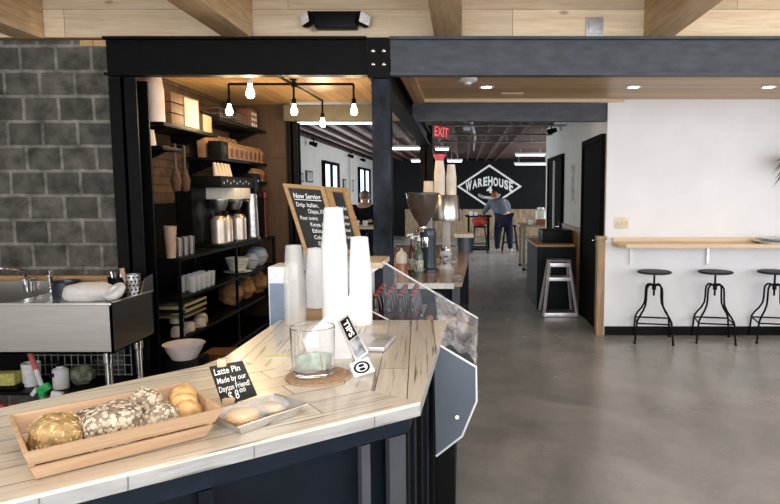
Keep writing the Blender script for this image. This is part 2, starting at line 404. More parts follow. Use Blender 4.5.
mb = MB(); mb.box((-.65,4.375,2.40), (-.50,4.40,2.655)); mb.box((-.65,4.375,2.386), (-.50,4.56,2.40)); build('end_plate', mb, black, t)
for x, z in ((-.612,2.475),(-.538,2.475),(-.612,2.565),(-.538,2.565)):
    mb = MB(); mb.lathe((0,0,0), [(0,.0),(.014,0),(.014,.010),(.008,.016),(0,.018)], 10, M=Matrix.Translation((x,4.375,z))@Matrix.Rotation(PI/2,4,'X')); build('bolt', mb, chrome, t)
post(-2.46, -2.27, 4.405, 4.58, 2.395, black, 'black steel column at the end of the block wall')
post(-2.06, -1.93, 7.36, 7.5, 2.42, black, 'black steel post at the far end of the shelves')
post(-.70, -.50, 10.4, 10.6, 2.70, mat('rust black steel', (.018,.012,.010), .5, 0, .5, 6), 'dark post further back behind the coffee grinder')
mb = MB(); mb.box((-.66,4.6,2.36), (-.52,10.39,2.38)); mb.box((-.60,4.6,2.38), (-.58,10.39,2.56)); mb.box((-.66,4.6,2.56), (-.52,10.39,2.595)); single('steel_beam', mb, black, 'black steel beam running back from the middle post', 'beam')
mb = MB(); mb.box((-.54,6.88,2.37), (1.58,6.98,2.565)); single('header_beam', mb, beamblue, 'blue grey header over the corridor opening beside the white wall', 'beam')
mb = MB(); mb.box((-2.06,7.28,2.42), (-.72,7.355,2.60)); single('header_beam', mb, mat('olive painted header', (.13,.115,.085), .6), 'olive brown header behind the pendant bulbs', 'beam')
for i, x in enumerate((-2.89,-1.445,0,1.445)):
    mb = MB(); mb.box((x-.19,-3.3,2.655), (x,4.41,2.955), .004)
    single('timber_joist', mb, joistw, ['leftmost pine ceiling joist above the block wall','pine ceiling joist above the left black beam','pine ceiling joist right of the emergency light','rightmost pine ceiling joist beside the grey junction plate'][i], 'joist', 'pine ceiling joists')
# emergency light and junction plate on the pine boards
t = thing('emergency_light', 'black twin head emergency light on the pine boards', 'light', (-.86,4.40,2.70))
mb = MB(); mb.prism([(-1.0,4.42,2.71),(-.72,4.42,2.71),(-.695,4.42,2.82),(-1.02,4.42,2.82)], (0,-.09,0), .008); build('housing', mb, blacksat, t)
for s in (-1,1):
    mb = MB(); mb.obox((-.86+s*.185,4.34,2.765), (.09,.05,.085), rz=s*.7, ry=s*.25, bev=.012); h = build('lamp_head', mb, blacksat, t)
    mb = MB(); mb.obox((-.86+s*.185+s*.019,4.317,2.765), (.078,.006,.07), rz=s*.7, ry=s*.25, bev=.002); build('lamp_lens', mb, mat('ribbed lens', (.75,.75,.75), .25, 0, .2, 60), h)
mb = MB(); mb.box((.855,4.408,2.665), (.975,4.42,2.80), .003); mb.box((.875,4.400,2.69), (.955,4.41,2.78), .003); single('junction_plate', mb, galv, 'grey metal junction plate screwed to the pine boards', 'plate')
# ================================================================== CEILING LAMPS
for i, x in enumerate((.234,1.64,2.93)):
    t = thing('downlight', ['recessed downlight in the wood ceiling next to the smoke detector','middle recessed downlight in the wood ceiling','recessed downlight in the wood ceiling farthest right'][i], 'light', (x,6.05,2.6), 'recessed downlights')
    mb = MB(); mb.lathe((x,6.05,2.6), [(.05,-.001),(.075,-.001),(.075,-.008),(.05,-.004),(.05,-.001)], 24); build('trim_ring', mb, white, t)
    mb = MB(); mb.lathe((x,6.05,2.6), [(0,-.001),(.05,-.001),(.05,-.004),(0,-.004)], 24); build('lens', mb, emit('downlight glow', (1,.86,.62), 14), t)
t = thing('smoke_detector', 'white domed smoke detector on the wood ceiling', 'detector', (.05,5.6,2.6))
mb = MB(); mb.lathe((.05,5.6,2.6), [(0,-.001),(.085,-.001),(.085,-.02),(.06,-.035),(0,-.035)], 24); build('base', mb, white, t)
mb = MB(); mb.lathe((.05,5.6,2.6), [(0,-.035),(.035,-.035),(.03,-.055),(0,-.06)], 20); build('sensor', mb, white, t)
mb = MB(); mb.box((.40,6.40,2.592), (.62,6.52,2.6), .002); single('access_panel', mb, barwood, 'small flat hatch in the wood ceiling behind the first downlight', 'hatch')
# pendant of black pipe
pc = Vector((-1.53,5.75,2.60)); warm = (1,.72,.38)
t = thing('pipe_chandelier', 'black iron pipe fixture with bare bulbs over the bar', 'lamp', (pc.x,pc.y,2.6))
mb = MB(); near = Vector((-1.58,4.72,2.575)); far = Vector((-1.50,6.78,2.575)); le = Vector((-2.12,5.75,2.575)); ri = Vector((-.985,5.75,2.575))
mb.tube([near,far], .012); mb.tube([le,ri], .012)
mb.lathe((pc.x,pc.y,2.575), [(0,-.025),(.022,-.025),(.022,.02),(0,.02)], 12); mb.lathe((pc.x,pc.y,2.575), [(0,.0),(.012,0),(.012,.03),(.03,.032),(.03,.044),(0,.044)], 16)
build('pipe', mb, black, t)
for i, p in enumerate((near,far,le,ri,pc)):
    mb = MB(); mb.tube([(p.x,p.y,2.575),(p.x,p.y,2.445)], .010); mb.lathe((p.x,p.y,2.40), [(0,.05),(.012,.05),(.021,.04),(.021,0),(.012,-.004),(0,-.004)], 14); so = build('socket', mb, white if i == 0 else black, t)
    mb = MB(); mb.lathe((p.x,p.y,2.295), [(0,0),(.018,.004),(.029,.02),(.031,.037),(.026,.058),(.016,.08),(.013,.102)], 20); build('bulb', mb, emit('warm bulb', (1,.80,.50), 30), so)
    l = bpy.data.lights.new('bulb_light', 'POINT'); l.energy = 11; l.color = warm; l.shadow_soft_size = .05
    lo = bpy.data.objects.new('bulb_light', l); C.objects.link(lo); lo.location = (p.x,p.y,2.25)
# fluorescent strips in the far room
def strip(x0, x1, y, z, label, on=9.0, tr=.022):
    t = thing('strip_light', label, 'light', ((x0+x1)/2,y,z))
    mb = MB(); mb.box((x0,y-.06,z+.02), (x1,y+.06,z+.07), .005)
    for x in (x0+.15,x1-.15): mb.tube([(x,y,z+.07),(x,y,2.779)], .006, 6)
    build('housing', mb, mat('grey lamp housing', (.5,.5,.5), .5), t)
    mb = MB(); mb.tube([(x0+.03,y-.02,z),(x1-.03,y-.02,z)], tr, 10); build('tube', mb, emit('tube glow %g' % on, (.95,.97,1), on), t)
strip(-1.58,-.90,14,2.56,'lit strip light left of the dark rear post')
strip(-.62,-.28,14.2,2.56,'short lit strip light right of the dark rear post')
strip(-1.55,-1.25,19,2.53,'small far strip light left of the rear post')
strip(-.46,.02,19,2.53,'far strip light just above the white cup stacks')
strip(-2.4,-1.18,8.5,2.52,'long strip light behind the pendant bulbs', 3, .012)
strip(1.45,2.3,17.2,2.60,'strip light above the diamond wall sign', 2)
strip(1.62,2.75,19.5,2.45,'lower pale strip light right of the diamond wall sign', .8)
# conduits under the far ceiling
for i, (y, z) in enumerate(((9.6,2.61),(11.0,2.60),(12.6,2.60))):
    mb = MB(); mb.tube([(-.45,y,z),(1.58 if y < 11.8 else 4.5,y,z)], .016, 8)
    for k in range(4): mb.tube([(-.1+k*.5,y,z),(-.1+k*.5,y,2.779)], .006, 6)
    single('conduit', mb, steel2, ['nearest','middle','farthest'][i]+' horizontal conduit under the dark far ceiling', 'pipe')
mb = MB(); mb.tube([(.0,7.8,2.66),(.12,9.2,2.66),(.25,12,2.66),(.3,16,2.66)], .02, 8)
for y in (8.4,9.4,10.6): mb.box((.02,y-.05,2.63),(.14,y+.05,2.70))
single('cable_tray', mb, steel2, 'silver conduit run heading back under the dark ceiling', 'pipe')
# exit sign
q = [at(434,124,8), at(449,127,8.0), at(434,137,8), at(449,139,8)]
t = thing('exit_sign', 'red exit sign hanging beyond the corridor header', 'sign', (-.26,8.02,2.3))
mb = MB(); mb.prism([q[0]+Vector((-.01,.004,.01)), q[1]+Vector((.01,.004,.01)), q[3]+Vector((.01,.004,-.01)), q[2]+Vector((-.01,.004,-.01))], (0,.04,0)); mb.tube([(-.26,8.03,2.44),(-.26,8.03,2.7)], .01); build('housing', mb, mat('dark red plastic', (.12,.02,.02), .5), t)
mb = MB(); write(mb, 'EXIT', q, .04, .96, .12, .88, off=.003, bold=.02); build('lettering', mb, emit('exit red', (.8,.08,.10), .7), t)
# spot lights on walls
def spot(loc, rz, label):
    t = thing('wall_spotlight', label, 'light', loc)
    x, y, z = loc
    mb = MB(); mb.lathe(loc, [(0,0),(.05,0),(.05,.03),(0,.03)], 14); mb.tube([(x,y,z),(x,y,z-.06)], .012); build('mount', mb, black, t)
    mb = MB(); mb.lathe((0,0,0), [(0,-.09),(.035,-.09),(.05,.07),(.04,.07),(0,.05)], 14, M=Matrix.Translation((x,y,z-.09))@Matrix.Rotation(rz,4,'Z')@Matrix.Rotation(1.9,4,'Y')); build('lamp_head', mb, black, t)
spot((1.45,10.2,2.67), PI, 'black spotlight high on the corridor wall')
spot((-3.05,12.9,2.67), 0, 'black spotlight on the far white wall, the nearest')
spot((-3.05,17.2,2.67), 0, 'black spotlight above the gap between the far windows')
spot((-3.05,19.3,2.67), 0, 'black spotlight on the far white wall, the farthest')
# ================================================================== RIGHT WALL BAR
t = thing('wall_bar', 'pale maple bar shelf fixed along the white wall', 'bar', (3.3,6.65,0))
mb = MB(); mb.prism([(1.66,6.83,1.05),(1.66,6.60,1.05),(1.73,6.50,1.05),(5.0,6.50,1.05),(5.0,6.83,1.05)], (0,0,-.042), .004); build('slab', mb, barwood, t)
mb = MB(); mb.box((1.66,6.80,1.0505), (4.98,6.832,1.10), .003); build('backboard', mb, barwood, t)
for x in (1.87,2.72,3.9):
    mb = MB(); mb.box((x-.015,6.815,.80), (x+.015,6.83,1.007)); mb.box((x-.015,6.60,.995), (x+.015,6.83,1.007)); build('bracket', mb, steel2 if x > 2 else white, t)
t = thing('outlet_plate', 'ivory triple switch plate on the white wall above the bar', 'outlet', (1.77,6.84,1.20))
mb = MB(); mb.box((1.685,6.838,1.20), (1.84,6.849,1.32), .003); build('plate', mb, mat('ivory plastic', (.72,.62,.46), .4), t)
for k in range(3):
    mb = MB(); mb.box((1.705+k*.046,6.833,1.235), (1.728+k*.046,6.839,1.285), .002); build('switch', mb, mat('ivory plastic toggle', (.62,.50,.36), .4), t)
t = thing('serving_platter', 'white platter lying on the maple bar at the right', 'platter', (3.36,6.64,1.05))
mb = MB(); mb.lathe((3.36,6.64,1.05), [(0,.004),(.12,.004),(.14,.0),(.15,.012),(.22,.028),(.225,.032),(.15,.02),(.13,.01),(0,.01)], 36); build('plate', mb, white, t)
t = thing('serving_platter', 'second white platter stacked on the right end of the bar', 'platter', (3.52,6.63,1.082))
mb = MB(); mb.lathe((3.42,6.64,1.083), [(0,.004),(.10,.004),(.12,.0),(.13,.010),(.19,.02),(.195,.024),(.13,.016),(.11,.008),(0,.008)], 36); build('plate', mb, mat('grey white china', (.7,.72,.73), .3), t)
# plant hanging at the right border
t = thing('hanging_plant', 'green leafy plant hanging at the right edge by the white wall', 'plant', (3.72,6.55,1.70))
mb = MB(); mb.lathe((3.72,6.55,1.70), [(0,0),(.09,0),(.13,.16),(.12,.16),(.08,.02),(0,.02)], 20); build('pot', mb, mat('grey pot', (.2,.2,.2), .6), t)
mb = MB(); mb.tube([(3.60,6.55,1.86),(3.72,6.55,2.59)], .003, 5); mb.tube([(3.84,6.55,1.86),(3.72,6.55,2.59)], .003, 5); build('hanger', mb, black, t)
mb = MB(); rnd = random.Random(3)
for k in range(34):
    a = rnd.uniform(0,2*PI); L = rnd.uniform(.2,.36); dr = rnd.uniform(-.05,.22); w = .014
    if k < 7: a = PI+rnd.uniform(-.15,.15); L = .455; dr = .06+.045*k
    d = Vector((math.cos(a),math.sin(a),0)); n = Vector((-d.y,d.x,.9 if k%2 else -.9))
    if d.y > 0: L = min(L, .26/max(.3,d.y))
    P = [Vector((3.72,6.55,1.86))+d*L*s+Vector((0,0,.14*math.sin(s*PI*.7)-dr*s*s)) for s in (0,.25,.5,.75,1)]
    W = [.3,1,1.2,.9,.05]
    for i in range(4): mb.poly([P[i]-n*w*W[i], P[i]+n*w*W[i], P[i+1]+n*w*W[i+1], P[i+1]-n*w*W[i+1]])
build('foliage', mb, mat('dark green leaf', (.035,.07,.02), .5, 0, .3), t)
# ================================================================== STOOLS
def make_stool(x, y, label):
    t = thing('bar_stool', label, 'stool', (x,y,0), 'industrial stools at the wall bar')
    zs = .745
    mb = MB(); mb.lathe((x,y,zs), [(0,-.012),(.165,-.012),(.178,-.006),(.178,.006),(.170,.012),(0,.014)], 40); build('seat', mb, mat('dark stool seat', (.03,.03,.03), .35), t)
    mb = MB(); mb.tube([(x,y,zs-.012),(x,y,.49)], .011, 10); mb.lathe((x,y,.555), [(0,.0),(.022,0),(.022,.06),(.013,.07),(0,.07)], 12); mb.lathe((x,y,.715), [(0,0),(.05,.012),(.05,.016),(0,.018)], 14); build('screw_post', mb, black, t)
    feet = []
    for k in range(4):
        a = math.radians(32+90*k); d = Vector((math.cos(a),math.sin(a),0))
        P = []
        for r, z in ((.015,.60),(.05,.612),(.085,.606),(.108,.58),(.114,.54),(.116,.46),(.125,.40),(.160,.34),(.215,.28),(.245,.235),(.252,.20),(.262,.10),(.275,.006)):
            P.append(Vector((x,y,z))+d*r)
        mb = MB(); mb.tube(P, .0105, 8); mb.lathe((P[-1].x,P[-1].y,0), [(0,0),(.014,0),(.014,.012),(0,.012)], 10); build('leg', mb, black, t); feet.append(Vector((x,y,.215))+d*.249)
    for k in range(4):
        mb = MB(); mb.tube([feet[k], feet[(k+1)%4]], .0085, 8); build('foot_rail', mb, black, t)
    return t
st = make_stool(2.065, 6.60, 'round black metal stool under the left end of the bar')
dup(st, (2.72,6.60,0), 'middle round black metal stool under the wall bar')
dup(st, (3.36,6.60,0), 'round black metal stool at the right edge under the platters')
# ================================================================== MAIN COUNTER
ZT = 1.07
P0 = (-.106,1.528); P1 = (-.064,2.54); P2 = (-.76,2.54); P3 = (-.765,1.96); P4 = (-.80,1.86); P5 = (-1.139,1.484); P6 = (-2.35,.19); P7 = (-1.75,.30)
mitre = (-.765,1.96)
t = thing('service_counter', 'long plank topped bar counter with dark steel base in front', 'counter', (-.6,1.8,0))
def z3(p, z): return (p[0], p[1], z)
mb = MB(); mb.prism([z3(p,ZT) for p in (P0,P1,P2,P3)], (0,0,-.008)); build('plank_top', mb, topmain, t)
mb = MB(); mb.prism([z3(p,ZT) for p in (P0,P3,P4,P5,P6,P7)], (0,0,-.008)); build('plank_top', mb, topwing, t)
mb = MB(); mb.prism([z3(p,ZT-.0081) for p in (P0,P1,P2,P3,P4,P5,P6,P7)], (0,0,-.028)); build('edge_band', mb, edgew, t)
d = (Vector(z3(P7,0))-Vector(z3(P0,0))).normalized(); n = Vector((d.y,-d.x,0)); n = n if n.y < 0 else -n
for s_ in (.13,.42,.66,.80,.92):
    p = Vector(z3(P0,0))+d*s_; a = p+n*.0004
    mb = MB(); mb.prism([a+Vector((0,0,ZT-.009)), a+d*.002+Vector((0,0,ZT-.009)), a+d*.003+Vector((0,0,ZT-.036)), a+d*.001+Vector((0,0,ZT-.036))], n*.0008)
    build('edge_seam', mb, mat('grey seam', (.12,.12,.12), .6), t)
B = [(-.142,1.60),(-.10,2.52),(-.72,2.52),(-.73,1.98),(-.77,1.90),(-1.10,1.545),(-2.25,.26),(-1.72,.365)]
mb = MB(); mb.prism([z3(p,.01) for p in [(-.165,1.64),(-.125,2.50),(-.70,2.50),(-.71,2.0),(-.75,1.92),(-1.10,1.57),(-2.2,.30),(-1.73,.42)]], (0,0,.95)); build('base_cabinet', mb, navy, t)
mb = MB(); mb.prism([z3(p,ZT-.0365) for p in B], (0,0,-.07)); build('apron', mb, mat('dark navy steel', (.008,.012,.019), .45, 0, .4, 9), t)
d0 = Vector((-.142,1.60,0)); d1 = Vector((-1.72,.365,0)); u = (d1-d0).normalized(); n = Vector((u.y,-u.x,0)); n = n if n.y < 0 else -n
grey = mat('grey steel upright', (.04,.044,.052), .45, .0, .3, 8)
def upright(c, w, dpt, ang, m):
    mb = MB(); mb.obox((c.x,c.y,.48), (w,dpt,.96), rz=ang); build('upright', mb, m, t)
ang = math.atan2(u.y, u.x)
for s, w, m in ((.035,.05,grey),(.13,.025,grey),(.52,.03,navy),(.98,.03,navy)):
    upright(d0+u*s-n*.01, w, .02, ang, m)
v = (Vector((-.10,2.52,0))-d0).normalized(); a2 = math.atan2(v.y, v.x)
for s, w in ((.02,.03),(.16,.05),(.34,.03),(.52,.05),(.74,.03)):
    upright(d0+v*s+Vector((-.012,0,0)), w, .02, a2, black if w < .04 else navy)
# ---- things on the counter
# bread crate
bc = Vector((-.716,1.250,ZT)); ba = math.radians(40.9); R = Matrix.Rotation(ba,4,'Z')
def L(x, y, z): return bc+R@Vector((x,y,z))
t = thing('bread_crate', 'shallow pale wooden crate full of loaves on the near counter', 'crate', bc)
tl, tw, bl, bw, hh = .174, .126, .153, .068, .074
mb = MB(); mb.prism([L(-bl,-bw,.002),L(bl,-bw,.002),L(bl,bw,.002),L(-bl,bw,.002)], (0,0,.005)); build('base_board', mb, cratew, t)
def slat(k0, k1, sy, th=.007):
    f = lambda a, b, k: a+(b-a)*k
    y0, y1 = f(bw,tw,k0)*sy, f(bw,tw,k1)*sy; x0, x1 = f(bl,tl,k0), f(bl,tl,k1); z0, z1 = .002+hh*k0, .002+hh*k1
    mb = MB(); mb.prism([L(-x0,y0,z0),L(x0,y0,z0),L(x1,y1,z1),L(-x1,y1,z1)], R@Vector((0,-sy*th,0)), .0008); build('slat', mb, cratew, t)
for sy in (-1,1): slat(0,.44,sy); slat(.535,1,sy)
for sx in (-1,1):
    mb = MB(); mb.prism([L(sx*bl,-bw+.007,.002),L(sx*bl,bw-.007,.002),L(sx*tl,tw-.007,.002+hh),L(sx*tl,-tw+.007,.002+hh)], R@Vector((-sx*.008,0,0)), .0008); build('end_board', mb, cratew, t)
crust = mat('seeded brown crust', (.36,.23,.09), .6, 0, .5, 55, .8)
oat = mat('pale oat flakes', (.56,.48,.36), .7, 0, .25, 60, .5)
grain = mat('grey brown grain crumb', (.27,.21,.15), .75, 0, .45, 70, .9)
def loaf(x, y, z, d, rz, m, label, seed, n, fc, fsz, cat='bread', name='bread_loaf', seeds='flake', sq=False):
    c = L(x,y,z); t = thing(name, label, cat, (c.x,c.y,ZT+.008))
    mb = MB(); mb.blob(c, d, ba+rz, .055, seed, 4, freq=1.3, squash=-d[2]*.38, sq=sq); o = build('crumb', mb, m, t)
    pts = [(v.co+Vector(t.location), v.normal.copy()) for v in o.data.vertices if v.normal.z > -.35]
    mb = MB(); rnd = random.Random(seed)
    for p, nn in rnd.sample(pts, min(n, len(pts))):
        p = p+Vector([rnd.uniform(-.003,.003) for _ in range(3)])
        q = nn.to_track_quat('Z','Y').to_matrix().to_4x4(); s = fsz*rnd.uniform(.6,1.3)
        if seeds == 'flake': pr = [(0,.0012),(s*.6,.0012),(s,.0),(s*.6,-.001),(0,-.001)]
        else: pr = [(0,.0015),(s*.6,.001),(s*.7,0),(0,-.001)]
        sc = Matrix.Diagonal((1, 1 if seeds == 'flake' else .4, 1, 1))
        mb.lathe(p, pr, 7, M=q@Matrix.Rotation(rnd.uniform(0,6),4,'Z')@sc)
    k = build('topping', mb, fc, t); k['kind'] = 'stuff'
    return t
loaf(-.110,-.020,.055,(.092,.120,.100), .2, crust, 'round seeded brown loaf at the left end of the crate', 1, 150, mat('sesame seed', (.74,.56,.30), .6), .006, seeds='seed')
loaf(-.020,-.022,.056,(.105,.105,.078), .0, grain, 'square sided oat covered loaf in the middle of the crate', 2, 420, oat, .0052, sq=True)
loaf(.072,-.040,.050,(.080,.085,.070), .3, grain, 'small flaky oat loaf at the front right of the crate', 3, 220, oat, .0052)
loaf(.060,.035,.058,(.080,.090,.086), -.2, grain, 'pale flaked loaf at the back right of the crate', 4, 230, oat, .0055)
# folded pastry at the right end
c = L(.135,.01,.058); t = thing('pastry', 'smooth golden folded pastry at the right end of the crate', 'pastry', (c.x,c.y,ZT+.008))
mb = MB()
for k in range(6):
    a = -1.1+k*.42
    mb.blob(L(.135+.010*math.sin(a*2),-.045+k*.022,.050+.018*math.cos(a*1.2)), (.058,.05,.070-.004*abs(k-2)), ba+a*.35, .05, 20+k, 3, squash=-.03)
build('folded_dough', mb, mat('golden pastry', (.62,.38,.15), .5, 0, .35, 24, .5, stretch=(1,3,1)), t)
# tray with wrapped pastry
tcn = Vector((-.478,1.405,ZT)); ta = math.radians(52); R2 = Matrix.Rotation(ta,4,'Z')
def T(x, y, z): return tcn+R2@Vector((x,y,z))
t = thing('baking_tray', 'small silver metal tray beside the price sign', 'tray', tcn)
mb = MB(); w, h_ = .088, .062
inner = [(-w+.014,-h_+.012,.003),(w-.014,-h_+.012,.003),(w-.014,h_-.012,.003),(-w+.014,h_-.012,.003)]; outer = [(-w,-h_,.028),(w,-h_,.028),(w,h_,.028),(-w,h_,.028)]
rim = [(-w-.005,-h_-.005,.026),(w+.005,-h_-.005,.026),(w+.005,h_+.005,.026),(-w-.005,h_+.005,.026)]
A = [T(*p) for p in inner]; Bq = [T(*p) for p in outer]; Cq = [T(*p) for p in rim]
mb.poly(A)
for i in range(4):
    j = (i+1)%4; mb.poly([A[i],A[j],Bq[j],Bq[i]]); mb.poly([Bq[i],Bq[j],Cq[j],Cq[i]])
    mb.poly([A[i]-Vector((0,0,.002)),Bq[i]-Vector((0,0,.003)),Bq[j]-Vector((0,0,.003)),A[j]-Vector((0,0,.002))])
mb.tube([T(*p) for p in rim], .0022, 6, closed=True)
mb.poly([p-Vector((0,0,.002)) for p in A]); build('pan', mb, mat('tray aluminium', (.78,.78,.78), .3, 1, .1, 30), t)
c = T(-.036,.004,.021); t = thing('wrapped_pastry', 'golden pastry in clear wrap at the left of the tray', 'pastry', c-Vector((0,0,.015)))
mb = MB(); mb.lathe(c, [(0,-.016),(.03,-.015),(.037,-.004),(.034,.008),(.02,.013),(0,.014)], 20); build('pastry_body', mb, mat('butter pastry', (.80,.52,.22), .5, 0, .2, 40), t)
mb = MB(); mb.blob(c+Vector((.004,.004,.003)), (.094,.082,.042), .3, .12, 5, 3, freq=2, squash=-.016); build('clear_wrap', mb, film('crinkled clear wrap', (.9,.9,.9), .25, .1, 60), t)
c = T(.035,.0,.020); t = thing('wrapped_pastry', 'flat wrapped pastry at the right of the tray', 'pastry', c-Vector((0,0,.015)))
mb = MB(); mb.blob(c, (.055,.075,.022), ta, .08, 6, 3, squash=-.009); build('pastry_body', mb, mat('pale pastry', (.66,.52,.34), .6, 0, .2, 40), t)
mb = MB(); mb.blob(c+Vector((0,0,.004)), (.085,.092,.032), ta, .12, 8, 3, freq=2.2, squash=-.016); build('clear_wrap', mb, MATS['crinkled clear wrap'], t)
# price sign
q = [at(209,367,1.505), at(242,361,1.515), at(223,407,1.455), at(256,395,1.465)]; q = flat(q)
t = thing('price_sign', 'small tilted chalkboard price sign between crate and tray', 'sign', (-.56,1.455,ZT))
mb = MB(); mb.prism([q[0],q[1],q[3],q[2]], (0,.004,0)); build('board', mb, slate, t)
mb = MB()
for s, u0, u1, v0, v1 in (('Latte Pin',.08,.86,.08,.24),('Made by our',.08,.95,.32,.46),('Dayton Friend!',.05,.97,.53,.67),('$ 8',.24,.56,.70,.92),('00',.60,.78,.70,.80)):
    write(mb, s, q, u0, u1, v0, v1, off=.0012, shear=.15, bold=.012)
build('chalk_lettering', mb, chalk, t)
mb = MB(); p = q[0]*.62+q[1]*.38; mb.obox(p+Vector((0,.004,.004)), (.022,.016,.020), rz=.2, bev=.002); build('wooden_clip', mb, barwood, t)
mb = MB(); mb.obox((q[2].x+.012,1.465,ZT+.016), (.028,.022,.032), bev=.002); build('wooden_foot', mb, barwood, t)
# cork mat, tip jar, folded paper
mb = MB(); mb.lathe((-.413,1.742,ZT), [(0,.0005),(.092,.0005),(.093,.003),(.092,.006),(0,.006)], 48); single('cork_mat', mb, cork, 'round brown cork mat under the glass jar', 'mat')
jx, jy, jz = -.428, 1.745, ZT+.0065
t = thing('tip_jar', 'clear glass jar with folded banknotes on the cork mat', 'jar', (jx,jy,jz))
mb = MB(); mb.lathe((jx,jy,jz), [(0,0),(.050,0),(.056,.004),(.060,.02),(.064,.14),(.0625,.1415),(.061,.14),(.057,.022),(.05,.014),(0,.013)], 48); build('glass_body', mb, glass('clear jar glass'), t)
bill = mat('green banknote', (.52,.60,.52), .7, 0, .25, 40)
for k, (a, z, w) in enumerate(((.3,.045,.07),(-.5,.043,.065),(1.4,.04,.06))):
    c = Vector((jx-.008+.014*k,jy-.028+.022*k,jz+z)); mb = MB(); mb.obox(c, (w,.003,.048), rz=a*.35, ry=-.12+.15*k)
    single('banknote', mb, bill if k != 1 else mat('pale banknote', (.72,.72,.62), .7, 0, .2, 40), ['folded green banknote at the front of the glass jar','pale folded banknote inside the glass jar','folded banknote at the back of the glass jar'][k], 'banknote', 'banknotes in the jar')
t = thing('paper_menu', 'white folded paper sleeve standing behind the glass jar', 'paper', (-.36,1.93,ZT))
pl = flat([at(302,338,1.92), at(366,281,1.95), at(313,366,1.92), at(352,364,1.94)])
P = [pl[0], pl[1], at(350,325,1.94), pl[3], pl[2]]; nn = (pl[2]-pl[0]).cross(pl[1]-pl[0]).normalized(); P = [p-nn*((p-pl[0]).dot(nn)) for p in P]
dz = min(p.z for p in P)-(ZT+.001)
P = [p-Vector((0,0,dz)) if i > 2 else p for i, p in enumerate(P)]
mb = MB(); mb.prism(P, -nn*.002); build('sleeve', mb, film('translucent white sleeve', (.93,.94,.96), .86, .35), t)
mb = MB(); mb.tube([P[0],P[1]], .0020, 6); build('folded_edge', mb, mat('greyish edge', (.6,.62,.65), .4), t)
mb = MB(); mb.prism([P[0],P[4],P[4]+Vector((-.0,.07,.0)),P[0]+Vector((.02,.03,-.02))], Vector((-.002,0,0))); build('back_fold', mb, paper, t)
# slim framed sign and emblem card
q = flat([at(338,321,1.80), at(348,314,1.84), at(356,362,1.775), at(373,350,1.815)])
t = thing('table_sign', 'narrow leaning framed sign with white letters behind the emblem card', 'sign', (-.29,1.81,ZT))
nn = (q[2]-q[0]).cross(q[1]-q[0]).normalized(); mb = MB(); mb.prism([q[0],q[1],q[3],q[2]], -nn*.004, .0006); build('frame', mb, mat('silver frame', (.7,.7,.7), .3, .7), t)
f = quad_map(q, .0012)
mb = MB(); mb.poly([f(.12,.04),f(.88,.04),f(.88,.52),f(.12,.52)]); build('black_panel', mb, blacksat, t)
mb = MB(); mb.poly([f(.12,.54),f(.88,.54),f(.88,.96),f(.12,.96)]); build('picture_panel', mb, mat('grey picture', (.25,.26,.28), .4, 0, .8, 40), t)
mb = MB()
TLr, TRr, BLr, BRr = f(.86,.06), f(.86,.50), f(.14,.06), f(.14,.50)
write(mb, 'TIPS', [TLr,TRr,BLr,BRr], .06, .94, .22, .80, off=.0008, bold=.03); build('lettering', mb, paper, t)
cq = [at(349,364,1.745), at(368,357,1.765), at(355,380,1.725), at(375,371,1.745)]
for p in cq[2:]: p.z = max(p.z, ZT+.003)
cq = flat(cq)
t = thing('emblem_card', 'small white card with a round black emblem beside the cork mat', 'card', (-.27,1.745,ZT))
mb = MB(); nn = (cq[2]-cq[0]).cross(cq[1]-cq[0]).normalized(); mb.prism([cq[0],cq[1],cq[3],cq[2]], -nn*.002, .0005); build('card', mb, mat('card white', (.75,.75,.72), .5), t)
f = quad_map(cq, .0012)
mb = MB(); ring = [(.5+.40*math.cos(k*PI/12), .5+.40*math.sin(k*PI/12)) for k in range(24)]; rin = [(.5+.29*math.cos(k*PI/12), .5+.29*math.sin(k*PI/12)) for k in range(24)]
for k in range(24):
    j = (k+1)%24; mb.poly([f(*ring[k]),f(*ring[j]),f(*rin[j]),f(*rin[k])])
for ph in (0.4, 0.4+PI):
    mb.poly([f(.5+.22*math.cos(ph+x*.35)*(.4 if x in (0,7) else 1), .5+.22*math.sin(ph+x*.35)*(.4 if x in (0,7) else 1)) for x in range(8)])
build('emblem', mb, blacksat, t)
# note, flat payment tablet
mb = MB(); mb.obox((-.60,1.965,ZT+.0015), (.075,.05,.002), rz=.15); single('sticky_note', mb, mat('pale yellow paper', (.95,.90,.55), .7), 'pale yellow note lying on the counter by the back edge', 'note')
t = thing('card_reader', 'flat silver tablet lying on the counter right of the paper', 'tablet', (-.31,2.10,ZT))
mb = MB(); mb.obox((-.315,2.12,ZT+.010), (.135,.20,.016), rz=-.1, bev=.004); build('body', mb, mat('silver tablet shell', (.60,.60,.62), .3, .4), t)
mb = MB(); mb.obox((-.275,2.14,ZT+.0192), (.045,.06,.0015), rz=-.1); build('label_sticker', mb, mat('grey sticker', (.25,.26,.25), .4), t)
mb = MB(); mb.obox((-.33,2.11,ZT+.0192), (.04,.06,.0012), rz=-.1); build('bright_sticker', mb, paper, t)
